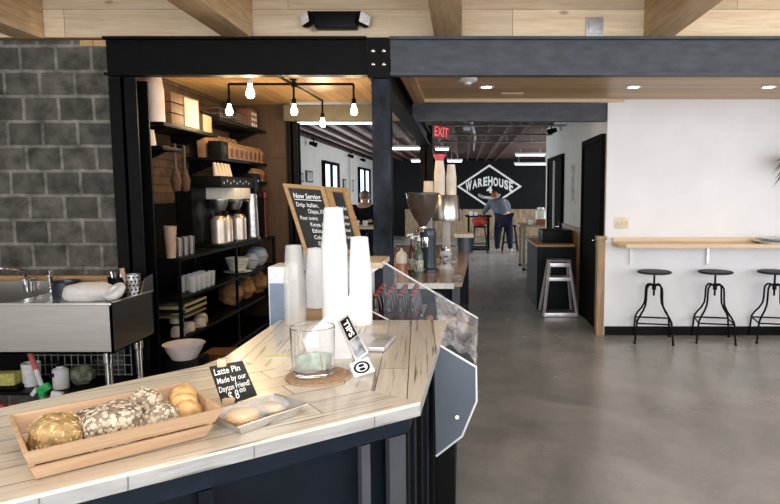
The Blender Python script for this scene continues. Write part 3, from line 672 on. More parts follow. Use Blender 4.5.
# ---- stacks of cups
def cup_stack(x, y, z, r, h, m, label, top=None, lip=.011, name='cup_stack', group='cup stacks on the counter', cat='cups', taper=.72, cl=.11):
    """nested inverted paper cups; only the top cup shows its whole taper"""
    t = thing(name, label, cat, (x,y,z), group)
    n = int((h-cl)/lip)
    mb = MB(); pr = [(0,0),(r*.96,0)]
    for k in range(n):
        zz = k*lip; pr += [(r,zz+.0003),(r,zz+.0035),(r*.985,zz+.004),(r*.982,zz+lip)]
    zz = n*lip
    pr += [(r,zz),(r,zz+.0035),(r*.96,zz+.004)]; build('nested_cups', mb.lathe((x,y,z), pr+[(r*.95,zz+.006),(0,zz+.006)], 28), m, t)
    mb = MB(); z1 = h
    mb.lathe((x,y,z), [(r*.955,zz+.004),(r*(.955*.35+taper*.65),zz+(z1-zz)*.65),(r*taper,z1-.001),(r*taper*.93,z1),(r*taper*.91,z1-.006),(0,z1-.007)], 28); build('top_cup', mb, m, t)
    return t
cup_stack(-.503,2.43,ZT,.051,.470,papercup,'tallest stack of white paper cups on the counter', taper=.70, cl=.15)
cup_stack(-.410,2.47,ZT,.048,.352,papercup,'white paper cup stack right of the tallest one', taper=.72, cl=.14)
clear = film('clear plastic cups', (.78,.77,.74), .36, .1)
cup_stack(-.668,2.45,ZT,.043,.320,clear,'clear plastic cup stack at the left end of the counter', taper=.74, cl=.13, lip=.014)
# work counter behind with its things
t = thing('work_counter', 'dark low work counter behind the plank counter', 'counter', (-.9,3.0,0))
mb = MB(); mb.box((-.88,2.56,.90), (-.575,3.45,.94), .004); build('worktop', mb, navy, t)
mb = MB(); mb.box((-.86,2.58,.02), (-.59,3.42,.90)); build('cabinet', mb, darkdoor, t)
mb = MB(); mb.box((-.69,2.57,.941), (-.578,2.71,1.105), .004); single('wooden_box', mb, oak, 'small wooden box under the short white cup stack', 'box')
cup_stack(-.627,2.64,1.106,.043,.255,papercup,'short white paper cup stack standing on the wooden box', taper=.78, cl=.11)
t = thing('carton', 'white and blue lid carton left of the clear cup stack', 'box', (-.80,2.66,.941))
mb = MB(); mb.box((-.82,2.60,.941), (-.735,2.76,1.285), .002); build('box_body', mb, mat('carton white', (.72,.75,.78), .6), t)
mb = MB(); mb.box((-.815,2.5985,.96), (-.740,2.60,1.215)); build('blue_panel', mb, mat('carton blue grey', (.20,.26,.35), .6), t)
# chalk menu board
qL = flat([at(283,184,3.3), at(324,187,3.30), at(306,256,3.2), at(343,256,3.2)])
qR = flat([at(324,187,3.30), at(346,189,3.46), at(343,256,3.2), at(364,252,3.36)])
t = thing('chalk_menu', 'oak framed double chalkboard menu standing behind the cup stacks', 'sign', (-.75,3.25,.94))
def framed(q, fu, fv, nm, texts):
    f = quad_map(q, 0); g = quad_map(q, .012); mb = MB()
    for (u0,v0,u1,v1) in ((0,0,1,fv),(0,1-fv,1,1),(0,fv,fu,1-fv),(1-fu,fv,1,1-fv)):
        a = [f(u0,v0),f(u1,v0),f(u1,v1),f(u0,v1)]; n = (g(0,0)-f(0,0)); mb.prism([p+n for p in a], -n*2.2)
    build(nm+'_frame', mb, oak, t)
    mb = MB(); a = [f(fu*.8,fv*.8),f(1-fu*.8,fv*.8),f(1-fu*.8,1-fv*.8),f(fu*.8,1-fv*.8)]; mb.prism(a, -(g(0,0)-f(0,0))*.8); build(nm+'_slate', mb, slate, t)
    mb = MB(); rnd = random.Random(5)
    for s, u0, u1, v0, v1 in texts: write(mb, s, q, u0, u1, v0, v1, off=.0015, shear=.12, bold=.018 if v0 < .18 else .006)
    if nm == 'menu': 
        ff = quad_map(q, .0015); mb.poly([ff(.17,.205),ff(.84,.205),ff(.84,.215),ff(.17,.215)])
    build(nm+'_writing', mb, chalk, t)
framed(qL, .10, .055, 'menu', [('Now Serving',.17,.84,.12,.19),('Drip: Italian,',.17,.72,.25,.31),('Chiapas, XX',.42,.84,.34,.40),('Pour overs:',.17,.62,.44,.495),('Kenya AA',.38,.80,.53,.585),('Ethiopia',.38,.78,.62,.675),('Colombia',.38,.80,.71,.765),('Decaf',.44,.74,.80,.85),('Seasonal',.3,.78,.875,.915)])
framed(qR, .22, .07, 'side', [('Drinks',.3,.75,.28,.34),('Mocha',.3,.72,.42,.47),('Latte',.3,.70,.52,.57),('Chai',.3,.66,.62,.67),('Tea',.3,.6,.72,.77)])
mb = MB(); a = at(330,275,3.25); mb.box((a.x-.16,3.17,.941), (a.x+.09,3.42,.965), .003); mb.tube([(a.x-.02,3.36,.96),(a.x-.02,3.30,1.5)], .01); build('stand_foot', mb, oak, t)
# ================================================================== DISPLAY COOLER
t = thing('display_cooler', 'open drinks cooler with sloping glass end and clear curtain beside the counter', 'cooler', (-.1,3.0,0))
near_ = [at(434,342,2.2), at(476,367,2.2), at(476.5,401,2.2), at(462,436,2.2), at(436,456,2.2)]
mb = MB(); mb.prism(near_, (0,.02,0)); build('side_panel', mb, mat('slate grey steel sheet', (.085,.10,.125), .5, .2, .15, 3), t)
mb = MB(); mb.tube([p+Vector((0,.0,0)) for p in near_], .0045, 6); build('polished_edge', mb, mat('bright edge', (.85,.87,.9), .3, .3), t)
mb = MB(); c = at(457,417,2.19); mb.lathe((0,0,0), [(0,.0),(.008,0),(.008,.004),(0,.005)], 12, M=Matrix.Translation(c)@Matrix.Rotation(PI/2,4,'X')); build('bolt', mb, white, t)
G = [Vector((-.385,3.0,1.262)), Vector((.078,3.0,.982)), Vector((.065,3.0,.72)), Vector((-.385,3.0,.72))]
mb = MB(); mb.prism(G, (0,.006,0)); build('glass_end', mb, film('hazy glass', (.36,.40,.46), .13, .06), t)
mb = MB(); mb.tube([G[0],G[1]], .005, 6); build('glass_edge', mb, MATS['bright edge'], t)
cw = mat('cooler white liner', (.62,.62,.62), .5)
mb = MB(); mb.box((-.50,3.01,.72), (-.47,3.3,1.234)); mb.box((-.50,3.3,.72), (-.47,3.9,.90)); mb.box((-.47,3.88,.72),(-.02,3.9,.80)); build('liner', mb, cw, t)
mb = MB(); mb.box((-.55,2.96,1.235), (-.385,3.28,1.262), .003); build('top_board', mb, barwood, t)
mb = MB(); mb.prism([(-.55,2.965,1.234),(-.40,2.965,1.234),(-.55,2.965,1.13)], (0,.02,0)); mb.box((-.55,2.985,.72), (-.50,3.3,1.234)); build('white_side', mb, white, t)
mb = MB(); mb.box((-.50,3.01,.70), (.06,3.88,.73)); mb.box((-.55,2.60,.10), (-.03,3.88,.70)); build('base', mb, blacksat, t)
mb = MB(); mb.box((-.47,3.02,.885), (-.218,3.86,.895)); mb.box((-.47,3.012,.88), (-.218,3.022,.907)); sh_ = build('shelf', mb, steel2, t)
mb = MB(); e0 = at(349,300,2.9); e1 = at(392,322,2.9); mb.tube([e0,e1], .006, 6); build('shelf_rail', mb, steel2, t)
# clear curtain from the glass edge to the near panel
mb = MB(); nu, nv = 28, 18; V = []; Fc = []; rnd = random.Random(9)
for i in range(nu+1):
    for j in range(nv+1):
        u_ = i/nu; v_ = j/nv
        a = Vector((-.135+.21*v_, 3.0, 1.112-.128*v_)); 
        b = Vector((-.078+.128*v_, 2.215, 1.06-.075*v_))
        p = a*(1-u_)+b*u_
        p.z += .010*math.sin(v_*13+u_*4)+.007*math.sin(u_*17+v_*5)+.022*math.sin(PI*u_)*math.sin(v_*6+1)-.02*math.sin(PI*u_)
        V.append(p)
for i in range(nu):
    for j in range(nv): a = i*(nv+1)+j; Fc.append((a,a+1,a+nv+2,a+nv+1))
# hanging front drop of the curtain
base = len(V)
for i in range(nu+1):
    for j in range(7):
        u_ = i/nu; w_ = j/6
        top = V[i*(nv+1)+nv]; V.append(Vector((top.x+.006*math.sin(u_*19+w_*2)-.012*w_, top.y, top.z-(.05+.19*(1-u_*.4))*w_)))
for i in range(nu):
    for j in range(6): a = base+i*7+j; Fc.append((a,a+1,a+8,a+7))
mb.raw(V, Fc); build('clear_curtain', mb, film('wrinkled clear plastic', (.80,.80,.82), .40, .12, 4), t, angle=3)
# cola bottles and wrapped food
cola = mat('dark cola glass', (.012,.006,.005), .08, 0, .1)
def bottle_parts(t, x, y, z, s=1.0):
    mb = MB(); mb.lathe((x,y,z), [(0,0),(.024*s,0),(.028*s,.004),(.028*s,.03),(.0255*s,.05),(.028*s,.075),(.0285*s,.095),(.024*s,.125),(.013*s,.155),(.0115*s,.178),(.0135*s,.18),(.0135*s,.184),(0,.184)], 16); o = build('bottle_glass', mb, cola, t)
    mb = MB(); mb.lathe((x,y,z), [(0,.183),(.0145*s,.183),(.0145*s,.190),(.012*s,.195),(0,.195)], 14); build('bottle_cap', mb, mat('red bottle cap', (.30,.03,.03), .4), t)
    mb = MB(); mb.lathe((x,y,z), [(.0289*s,.072),(.0292*s,.078),(.0292*s,.095),(.0282*s,.1)], 16); build('neck_label', mb, mat('red label with pale script', (.10,.03,.03), .5, 0, .9, 160), t)
    mb = MB(); mb.lathe((x,y,z), [(.0282*s,.012),(.0288*s,.014),(.0288*s,.024),(.0282*s,.026)], 16); build('pale_band', mb, mat('pale label script', (.6,.6,.6), .5, 0, .6, 140), t)
B0 = None; n_ = 0
cols = ['leftmost','second','third','rightmost']
for r_, (yy, nm) in enumerate(((3.09,'front'),(3.20,'second'),(3.31,'third'),(3.42,'back'))):
    for k in range(4):
        x = -.437+k*.062; lab = '%s small cola bottle with red cap in the %s row of the cooler' % (cols[k], nm)
        if B0 is None:
            B0 = thing('cola_bottle', lab, 'bottle', (x,yy,.8955), 'cola bottles in the cooler'); bottle_parts(B0, x, yy, .8955)
        else: dup(B0, (x,yy,.8955), lab)
food = [mat('wrapped beige food', (.55,.42,.30), .5, 0, .4, 30), mat('wrapped pink food', (.55,.33,.27), .5, 0, .4, 30), mat('wrapped pale food', (.62,.58,.48), .5, 0, .4, 30)]
mb = MB(); mb.box((-.21,3.03,.731), (.04,3.86,.90), .004); single('cooler_riser', mb, blacksat, 'black tray riser holding the wrapped food in the cooler', 'riser')
for k in range(8):
    i, j = k%4, k//4
    mb = MB(); mb.blob((-.178+.060*i,3.12+.15*j,.923), (.05,.09,.042), .2*i, .1, 30+k, 3, squash=-.019)
    single('wrapped_sandwich', mb, food[(i+j)%3], '%s wrapped sandwich from the left in the %s row beside the cola bottles' % (['first','second','third','fourth'][i], ['near','far'][j]), 'sandwich', 'wrapped food in the cooler')
# ================================================================== BACK ISLAND
ZI = .92
t = thing('coffee_island', 'long brown topped island with dark base behind the cooler', 'counter', (-.5,6.3,0))
mb = MB(); mb.prism([(-.95,4.61,ZI),(0,4.61,ZI),(.13,7.96,ZI),(-.95,7.96,ZI)], (0,0,-.028)); build('worktop', mb, islandwood, t)
mb = MB(); mb.prism([(-.95,4.59,ZI-.001),(-.06,4.59,ZI-.001),(-.06,4.61,ZI-.001),(-.95,4.61,ZI-.001)], (0,0,-.04)); build('white_edge', mb, mat('chipped white edge', (.68,.66,.62), .5, 0, .2, 20), t)
mb = MB(); mb.prism([(-.058,4.585,ZI-.001),(.004,4.585,ZI-.001),(.012,4.70,ZI-.001),(.0015,4.70,ZI-.03),(0,4.61,ZI-.03),(-.058,4.61,ZI-.03)][:3]+[(-.058,4.70,ZI+.0)], (0,0,.0015)); build('corner_bracket', mb, steel2, t)
mb = MB(); mb.prism([(-.92,4.68,.01),(-.05,4.68,.01),(.08,7.9,.01),(-.92,7.9,.01)], (0,0,.88)); build('base_panel', mb, navy, t)
mb = MB(); mb.box((-.075,4.625,0), (-.015,4.68,.89)); build('corner_post', mb, grey, t)
for k in range(5):
    yy = 4.9+k*.62; xx = -.05+(yy-4.68)*.0404
    mb = MB(); mb.box((xx+.001,yy,.01), (xx+.022,yy+.05,.88)); build('side_batten', mb, black if k%2 else navy, t)
# grinder
gx, gy = -.29, 5.3
t = thing('coffee_grinder', 'large coffee grinder with conical bean hopper on the island', 'grinder', (gx,gy,ZI))
mb = MB(); mb.lathe((gx,gy,ZI), [(0,.001),(.085,.001),(.085,.02),(.068,.035),(.066,.30),(.072,.33),(.06,.37),(0,.37)], 28); build('motor_body', mb, mat('dark slate enamel', (.03,.04,.055), .3, .2), t)
hx = gx-.045
mb = MB(); mb.lathe((hx,gy,ZI+.36), [(.03,.0),(.038,.045),(.075,.10),(.108,.16),(.130,.23),(.140,.30),(.136,.30),(.126,.23),(.104,.16),(.071,.10),(.034,.045),(.026,0)], 36); build('hopper', mb, film('smoked clear plastic', (.10,.07,.055), .72, .08), t)
mb = MB(); mb.lathe((hx,gy,ZI+.36), [(0,.002),(.024,.002),(.031,.045),(.066,.10),(.098,.16),(.108,.19),(0,.22)], 30); build('coffee_beans', mb, mat('roasted beans', (.085,.035,.015), .5, 0, .7, 60, 1.), t)
mb = MB(); mb.lathe((hx,gy,ZI+.66), [(0,.004),(.10,.006),(.146,.0),(.146,.012),(.10,.018),(0,.018)], 36); build('hopper_lid', mb, mat('dark rim', (.05,.045,.04), .3), t)
mb = MB(); mb.lathe((hx,gy,ZI+.345), [(0,0),(.06,0),(.055,.02),(.036,.03),(.036,.04)], 24); mb.obox((gx-.02,gy-.09,ZI+.26), (.05,.05,.09), bev=.008); build('collar', mb, chrome, t)
# brewer with stacks
bx, by = -.155, 5.95
t = thing('coffee_brewer', 'silver drum topped coffee brewer beside the grinder', 'brewer', (bx,by,ZI))
mb = MB(); mb.box((bx-.10,by-.12,ZI+.001), (bx+.10,by+.12,ZI+.03), .01); mb.box((bx-.035,by-.02,ZI+.03), (bx+.045,by+.10,ZI+.42), .01); build('stand', mb, mat('grey beige enamel', (.33,.30,.27), .4), t)
mb = MB(); mb.lathe((bx,by,ZI+.41), [(0,0),(.135,0),(.14,.02),(.122,.23),(.115,.24),(0,.24)], 32); build('drum', mb, steel, t)
mb = MB(); mb.tube([(bx+.12,by,ZI+.63),(bx+.155,by,ZI+.63),(bx+.155,by,ZI+.50)], .007, 6); build('handle', mb, black, t)
zt = ZI+.65+.001
cup_stack(bx-.058,by-.01,zt,.053,.325,mat('cream paper cup', (.78,.68,.58), .5),'taller cream cup stack on top of the silver brewer', group='cup stacks on the brewer')
cup_stack(bx+.052,by+.01,zt,.050,.290,MATS['cream paper cup'],'cream cup stack at the right on the silver brewer', group='cup stacks on the brewer')
mb = MB(); c = at(440,161,by-.01); mb.lathe((bx-.058,by-.01,zt+.326), [(0,0),(.038,0),(.056,.045),(.056,.056),(.05,.056),(.034,.006),(0,.006)], 20); single('red_bowl', mb, mat('pinkish red plastic', (.75,.10,.14), .35), 'small red bowl on top of the cream cup stack', 'bowl')
t = thing('cup_stack', 'short stack of cups behind the grinder hopper', 'cups', (-.34,6.35,ZI))
mb = MB(); mb.lathe((-.34,6.35,ZI), [(0,.0),(.06,0),(.06,.62),(.05,.64),(0,.64)], 20); build('tall_canister', mb, mat('grey canister', (.22,.21,.2), .4, .4), t)
mb = MB(); mb.lathe((-.34,6.35,ZI+.64), [(0,.0),(.055,.001),(.048,.15),(0,.151)], 20); build('cups', mb, MATS['cream paper cup'], t)
# bottles on the island
amber = mat('amber syrup', (.055,.02,.008), .12, 0, .3); greeny = film('greenish clear glass', (.09,.14,.10), .75, .08)
def syrup(x, y, m, label, h=.35, r=.034):
    t = thing('syrup_bottle', label, 'bottle', (x,y,ZI+.001)); k = h/.35
    mb = MB(); mb.lathe((x,y,ZI+.001), [(0,0),(r,0),(r,.18*k),(r*.8,.21*k),(.013,.245*k),(.012,.30*k),(0,.30*k)], 20); build('glass_body', mb, m, t)
    mb = MB(); mb.lathe((x,y,ZI+.001), [(r*1.01,.05*k),(r*1.02,.052*k),(r*1.02,.14*k),(r*1.01,.142*k)], 20); build('paper_label', mb, mat('mottled label', (.35,.36,.30), .6, 0, .9, 50), t)
    mb = MB(); mb.lathe((x,y,ZI+.301*k), [(0,0),(.015,0),(.015,.02),(.006,.022),(.006,.045),(0,.045)], 12); mb.tube([(x,y,ZI+.335*k),(x-.03,y-.01,ZI+.34*k),(x-.04,y-.012,ZI+.325*k)], .005, 6); build('pump', mb, white, t)
syrup(-.405,5.02,amber,'amber syrup bottle with white pump left of the grinder')
syrup(-.345,4.93,greeny,'green labelled syrup bottle in front of the grinder', .34, .036)
syrup(-.42,5.22,greeny,'clear pump bottle behind the amber syrup bottle', .33, .03)
t = thing('sauce_bottle', 'orange sauce jar with white domed lid beside the cooler', 'jar', (-.49,5.0,ZI+.001))
mb = MB(); mb.lathe((-.49,5.0,ZI+.001), [(0,0),(.046,0),(.048,.10),(.046,.105),(0,.105)], 22); build('sauce', mb, mat('orange brown sauce', (.42,.18,.08), .3), t)
mb = MB(); mb.lathe((-.49,5.0,ZI+.106), [(0,0),(.046,0),(.047,.06),(.035,.085),(.012,.10),(.008,.12),(0,.12)], 22); build('domed_lid', mb, mat('cream lid', (.74,.68,.60), .4), t)
t = thing('glass_canister', 'glass canister with dark patterned label right of the grinder', 'jar', (-.145,5.48,ZI+.001))
mb = MB(); mb.lathe((-.145,5.48,ZI+.001), [(0,0),(.052,0),(.052,.15),(.045,.165),(.0,.165)], 22); build('glass_body', mb, film('pale glass', (.75,.77,.78), .45, .1), t)
mb = MB(); mb.lathe((-.145,5.48,ZI+.001), [(.0525,.04),(.0535,.042),(.0535,.12),(.0525,.122)], 22); build('label_band', mb, mat('black white pattern label', (.25,.25,.25), .5, 0, .98, 45), t)
mb = MB(); mb.lathe((-.145,5.48,ZI+.167), [(0,0),(.05,0),(.05,.015),(.012,.02),(.012,.03),(0,.032)], 22); build('lid', mb, chrome, t)
t = thing('bus_tub', 'dark tub with pale board lid near the far right of the island', 'tub', (.03,7.0,ZI+.001))
mb = MB(); mb.lathe((.03,7.0,ZI+.001), [(0,0),(.085,0),(.09,.17),(0,.17)], 24); build('tub', mb, mat('slate blue tub', (.04,.05,.07), .4), t)
mb = MB(); mb.box((-.09,6.89,ZI+.172), (.13,7.11,ZI+.215), .004); build('lid_board', mb, mat('beige board', (.5,.44,.36), .6), t)
mb = MB(); mb.box((-.88,4.9,ZI+.001), (-.66,5.15,ZI+.12), .006); single('napkin_box', mb, blacksat, 'black napkin box at the left end of the island', 'box')
# ================================================================== SINK CORNER (left)
t = thing('bar_sink', 'stainless steel bar sink in front of the block wall', 'sink', (-3.1,4.2,0))
zr, zb, y0, y1, x0, x1 = .90, .58, 3.85, 4.385, -4.3, -2.21
mb = MB(); mb.box((x0,y0,zb), (x1,y0+.012,zr)); mb.box((x1-.012,y0,zb), (x1,y1,zr)); mb.box((x0,y1-.012,zb), (x1,y1,zr)); mb.box((x0,y0,zb), (x1,y1,zb+.012))
mb.box((x0,y0-.008,zr-.01), (x1+.006,y0+.03,zr+.004), .003); mb.box((x1-.025,y0,zr-.01), (x1+.006,y1,zr+.004), .003); build('basin', mb, steel, t)
mb = MB(); mb.prism([(x1+.004,y1-.17,zr),(x1+.004,y1-.10,zr+.10),(x1+.004,y1,zr+.12),(x1+.004,y1,zr)], (-.012,0,0)); mb.box((x0,y1-.02,zr), (x1,y1,zr+.07)); build('splash_back', mb, steel, t)
mb = MB(); mb.box((-2.95,y0+.012,zr-.03), (-2.222,y1-.012,zr-.018)); build('drain_board', mb, steel2, t)
for x, y in ((x1-.08,y0+.08),(x1-.08,y1-.08),(-3.9,y0+.08)):
    mb = MB(); mb.tube([(x,y,.0),(x,y,zb)], .024, 12); mb.lathe((x,y,zb-.09), [(.022,0),(.03,.01),(.03,.09),(.022,.09)], 12); build('leg', mb, chrome, t)
mb = MB(); mb.box((x0,y0+.1,.275), (x1-.12,y1-.04,.29)); 
build('under_shelf', mb, black, t)
mb = MB(); mb.box((x0,4.365,.295), (-2.66,4.375,.575)); build('shade_sheet', mb, black, t)  # black sheet added to hide the block wall and keep the under-sink gap dark
t = thing('faucet', 'curved chrome faucet over the sink at the left edge', 'faucet', (-3.07,4.33,.90))
mb = MB(); fz = .975
mb.lathe((-3.07,4.33,.90), [(0,.0),(.03,0),(.03,.09),(.02,.10),(0,.10)], 14); mb.tube([(-3.07,4.33,.95),(-3.07,4.32,1.03),(-3.09,4.28,1.065),(-3.16,4.22,1.08),(-3.32,4.2,1.085),(-3.5,4.15,1.08)], .011, 10); mb.tube([(-3.07,4.33,.985),(-3.0,4.33,.995)], .006, 8); build('spout', mb, chrome, t)
t = thing('soap_pump', 'chrome tap valve on the sink right of the faucet', 'tap', (-2.90,4.33,.90))
mb = MB(); mb.lathe((-2.90,4.33,.90), [(0,0),(.018,0),(.018,.10),(.022,.105),(.022,.12),(.008,.125),(.008,.15),(0,.15)], 14); mb.tube([(-2.90,4.33,.93),(-2.84,4.29,.93)], .016, 8); build('valve', mb, chrome, t)
t = thing('steel_pot', 'dark steel pot on the sink behind the drainer', 'pot', (-2.74,4.25,.883))
mb = MB(); mb.lathe((-2.74,4.25,.883), [(0,.0),(.085,0),(.09,.10),(.094,.104),(.086,.10),(.08,.01),(0,.01)], 24); build('pot_body', mb, mat('dark steel', (.08,.09,.11), .3, .8), t)
# wood ledge above sink against the block wall
mb = MB(); mb.box((-4.3,4.42,.96), (-2.50,4.499,1.0), .003); single('wall_ledge', mb, oak, 'thin brown wooden ledge on the block wall behind the sink', 'ledge')
towel = mat('white cotton', (.78,.77,.74), .8, 0, .06, 30, .3)
mb = MB(); mb.blob((-2.475,4.08,.934), (.34,.22,.15), .1, .05, 11, 4, squash=-.05); single('folded_towel', mb, towel, 'white cloth bundle heaped on the sink drainboard, the wider one', 'towel')
t = thing('white_bowl', 'round white dish lying tipped on the right of the cloth bundle', 'bowl', (-2.275,4.02,.884))
mb = MB(); M_ = Matrix.Translation((-2.275,4.02,.950))@Matrix.Rotation(-.45,4,'Y')@Matrix.Rotation(.5,4,'X'); mb.lathe((0,0,0), [(0,-.034),(.045,-.034),(.07,-.012),(.072,.012),(.066,.02),(.03,.022),(.025,.014),(0,.014)], 28, M=M_); build('dish', mb, white, t)
t = thing('utensil_pot', 'black pot of steel utensils on the sink corner', 'pot', (-2.43,4.38,.884))
mb = MB(); mb.lathe((-2.39,4.27,.884), [(0,0),(.06,0),(.065,.13),(.06,.13),(.055,.01),(0,.01)], 22); build('pot_body', mb, blacksat, t)
for k in range(4):
    a = k*1.6; mb = MB(); mb.tube([(-2.39+.02*math.cos(a),4.27+.02*math.sin(a),.90),(-2.39+.045*math.cos(a),4.27+.045*math.sin(a),1.05)], .008, 6); build('utensil', mb, steel2, t)
t = thing('utensil_caddy', 'perforated stainless cylinder at the sink corner', 'caddy', (-2.325,4.22,.884))
mb = MB(); mb.lathe((-2.275,4.25,.884), [(0,0),(.048,0),(.048,.15),(.051,.153),(.046,.15),(.044,.01),(0,.01)], 22); build('cylinder', mb, steel2, t)
mb = MB()
for r_ in range(5):
    for k in range(12):
        a = k*PI/6+r_*.26; p = Vector((-2.275+.0482*math.cos(a),4.25+.0482*math.sin(a),.905+r_*.028)); mb.lathe((0,0,0), [(0,.001),(.007,.001)], 8, M=Matrix.Translation(p)@Vector((math.cos(a),math.sin(a),0)).to_track_quat('Z','Y').to_matrix().to_4x4())
k_ = build('hole_pattern', mb, blacksat, t)
mb = MB(); mb.tube([(-2.295,4.24,.90),(-2.32,4.22,1.02),(-2.33,4.215,1.08)], [.006,.012,.016], 8); single('wooden_brush', mb, mat('pale wood handle', (.5,.34,.24), .5), 'wooden brush handle standing in the perforated cylinder', 'brush')
# under the sink
ZS = .291
def tub(x, y, r, h, m, name, label, cat, lid=None, z=ZS):
    t = thing(name, label, cat, (x,y,z)); mb = MB(); mb.lathe((x,y,z), [(0,0),(r,0),(r,h*.82),(r*.75,h*.9),(r*.45,h*.93),(r*.45,h),(0,h)] if lid else [(0,0),(r*.9,0),(r,h),(r*.93,h),(r*.85,.01),(0,.01)], 20); build('body', mb, m, t)
    if lid: mb = MB(); mb.lathe((x,y,z+h+.001), [(0,0),(r*.5,0),(r*.5,.03),(0,.032)], 16); build('cap', mb, lid, t)
    return t
wpl = mat('white plastic', (.75,.76,.76), .4)
x = lambda px, y: (px-CX)*y/F_PX
t = tub(at(60,382,4.05).x,4.06,.048,.15,wpl,'cleaner_bottle','white cleaner bottle with dark label under the sink','bottle',lid=blacksat)
mb = MB(); mb.obox((at(56,382,4.05).x,4.010,.39), (.03,.004,.025)); build('label', mb, navy, t)
tub(at(30,382,4.1).x,4.12,.058,.155,mat('white ribbed tub', (.78,.78,.78), .4, 0, .15, 40),'white_tub','white tub under the sink beside the red handled brush','tub')
t = thing('scrub_brush', 'red handled brush leaning against the white tub', 'brush', (-2.75,4.0,ZS))
mb = MB(); mb.tube([at(44,392,3.95),at(36,370,4.0)], .015, 8); build('white_head', mb, wpl, t)
mb = MB(); mb.tube([at(36,370,4.0),at(30,352,4.03)], .018, 8); build('red_handle', mb, mat('salmon red plastic', (.6,.13,.11), .4), t)
t = thing('spray_bottle', 'spray bottle with green trigger head below the sink', 'bottle', (-2.66,3.75,0))
a = at(42,389,3.75)
mb = MB(); mb.lathe((a.x,a.y,0), [(0,.0),(.05,0),(.05,.20),(.03,.27),(.016,.30),(.016,.34),(0,.34)], 18); build('bottle_body', mb, mat('green translucent', (.15,.4,.2), .3), t)
mb = MB(); mb.obox((a.x+.012,a.y,.385), (.085,.032,.05), ry=-.5, bev=.01); mb.obox((a.x,a.y,.355), (.034,.034,.03), bev=.005); build('trigger_head', mb, mat('bright green plastic', (.02,.42,.10), .35), t)
mb = MB(); mb.obox((a.x-.045,a.y,.365), (.06,.026,.026), ry=-.9, bev=.008); build('nozzle', mb, wpl, t)
t = thing('spray_bottle', 'spray bottle with white trigger head right of the green one', 'bottle', (-2.5,3.72,0))
a = at(57,392,3.72)
mb = MB(); mb.lathe((a.x,a.y,0), [(0,.0),(.045,0),(.045,.20),(.03,.26),(.015,.29),(.015,.33),(0,.33)], 18); build('bottle_body', mb, wpl, t)
mb = MB(); mb.obox((a.x,a.y,.355), (.07,.03,.045), ry=.2, bev=.01); mb.obox((a.x-.03,a.y,.33), (.02,.02,.05), ry=.6, bev=.004); build('trigger_head', mb, wpl, t)
mb = MB(); a = at(7,381,4.05); mb.obox((a.x,4.05,.36), (.15,.09,.085), rz=.1, bev=.012); single('sponge', mb, mat('yellow green sponge', (.48,.47,.14), .9, 0, .25, 60, .6), 'yellow green sponge under the sink at the left edge', 'sponge')
mb = MB(); mb.box((a.x-.10,4.0,ZS+.001), (a.x+.10,4.12,.315), .004); single('sponge_dish', mb, blacksat, 'black dish under the yellow green sponge', 'dish')
for k, (px, py, lab) in enumerate(((19,397,'round red can on the floor under the sink, the left one'),(30,395,'round red can on the floor under the sink, the right one'))):
    a = at(px,py,3.72); mb = MB(); mb.lathe((a.x,3.58,0), [(0,0),(.03,0),(.03,.33),(.02,.35),(0,.35)], 16); single('red_can', mb, mat('dark red can', (.28,.015,.02), .35), lab, 'can', 'red cans')
a = at(82,381,4.15); mb = MB(); mb.blob((a.x,4.15,.355), (.17,.13,.13), 0, .12, 12, 3, freq=2); single('scouring_bag', mb, mat('green purple mottled bag', (.16,.18,.13), .6, 0, .8, 22), 'crumpled greenish bag at the right under the sink', 'bag')
# wire rack under sink
mb = MB()
for k in range(16): mb.tube([(-3.05+k*.047,4.30,.30),(-3.05+k*.047,4.30,.52)], .003, 5)
for zz in (.31,.38,.45,.52): mb.tube([(-3.06,4.30,zz),(-2.34,4.30,zz)], .004, 5); mb.tube([(-3.06,4.42,zz),(-2.34,4.42,zz)], .004, 5)
for k in range(9): mb.tube([(-3.05+k*.088,4.30,.52),(-3.05+k*.088,4.42,.52)], .003, 5)
single('wire_rack', mb, mat('grey wire', (.45,.46,.45), .4, .6), 'grey wire dish rack on the shelf under the sink', 'rack')
# ================================================================== SHELF WALL (left, behind)
def shelf(y0, y1, z, label, d=.33, x1=-2.3, m=black, name='mounted_shelf'):
    t = thing(name, label, 'shelf', (x1-.15,(y0+y1)/2,z))
    mb = MB(); mb.box((x1-d,y0,z-.03), (x1,y1,z), .002); build('board', mb, m, t)
    for yy in (y0+.15,y1-.15):
        mb = MB(); mb.prism([(x1-.05,yy,z-.03),(-2.679,yy,z-.03),(-2.679,yy,z-.17)], (0,.02,0)); build('bracket', mb, black, t)
    return t
sf = .37
shelf(4.85,5.92,2.14,'black upper shelf holding the wooden crates',sf)
shelf(5.98,7.38,2.31,'black upper shelf at the far end, above the coffee bags',sf)
shelf(5.98,7.38,1.93,'black shelf holding the main row of coffee bags',sf)
shelf(7.01,7.38,1.72,'short black shelf holding the lowest row of coffee bags',sf)
shelf(4.82,5.15,1.955,'small black shelf just behind the left column',sf)
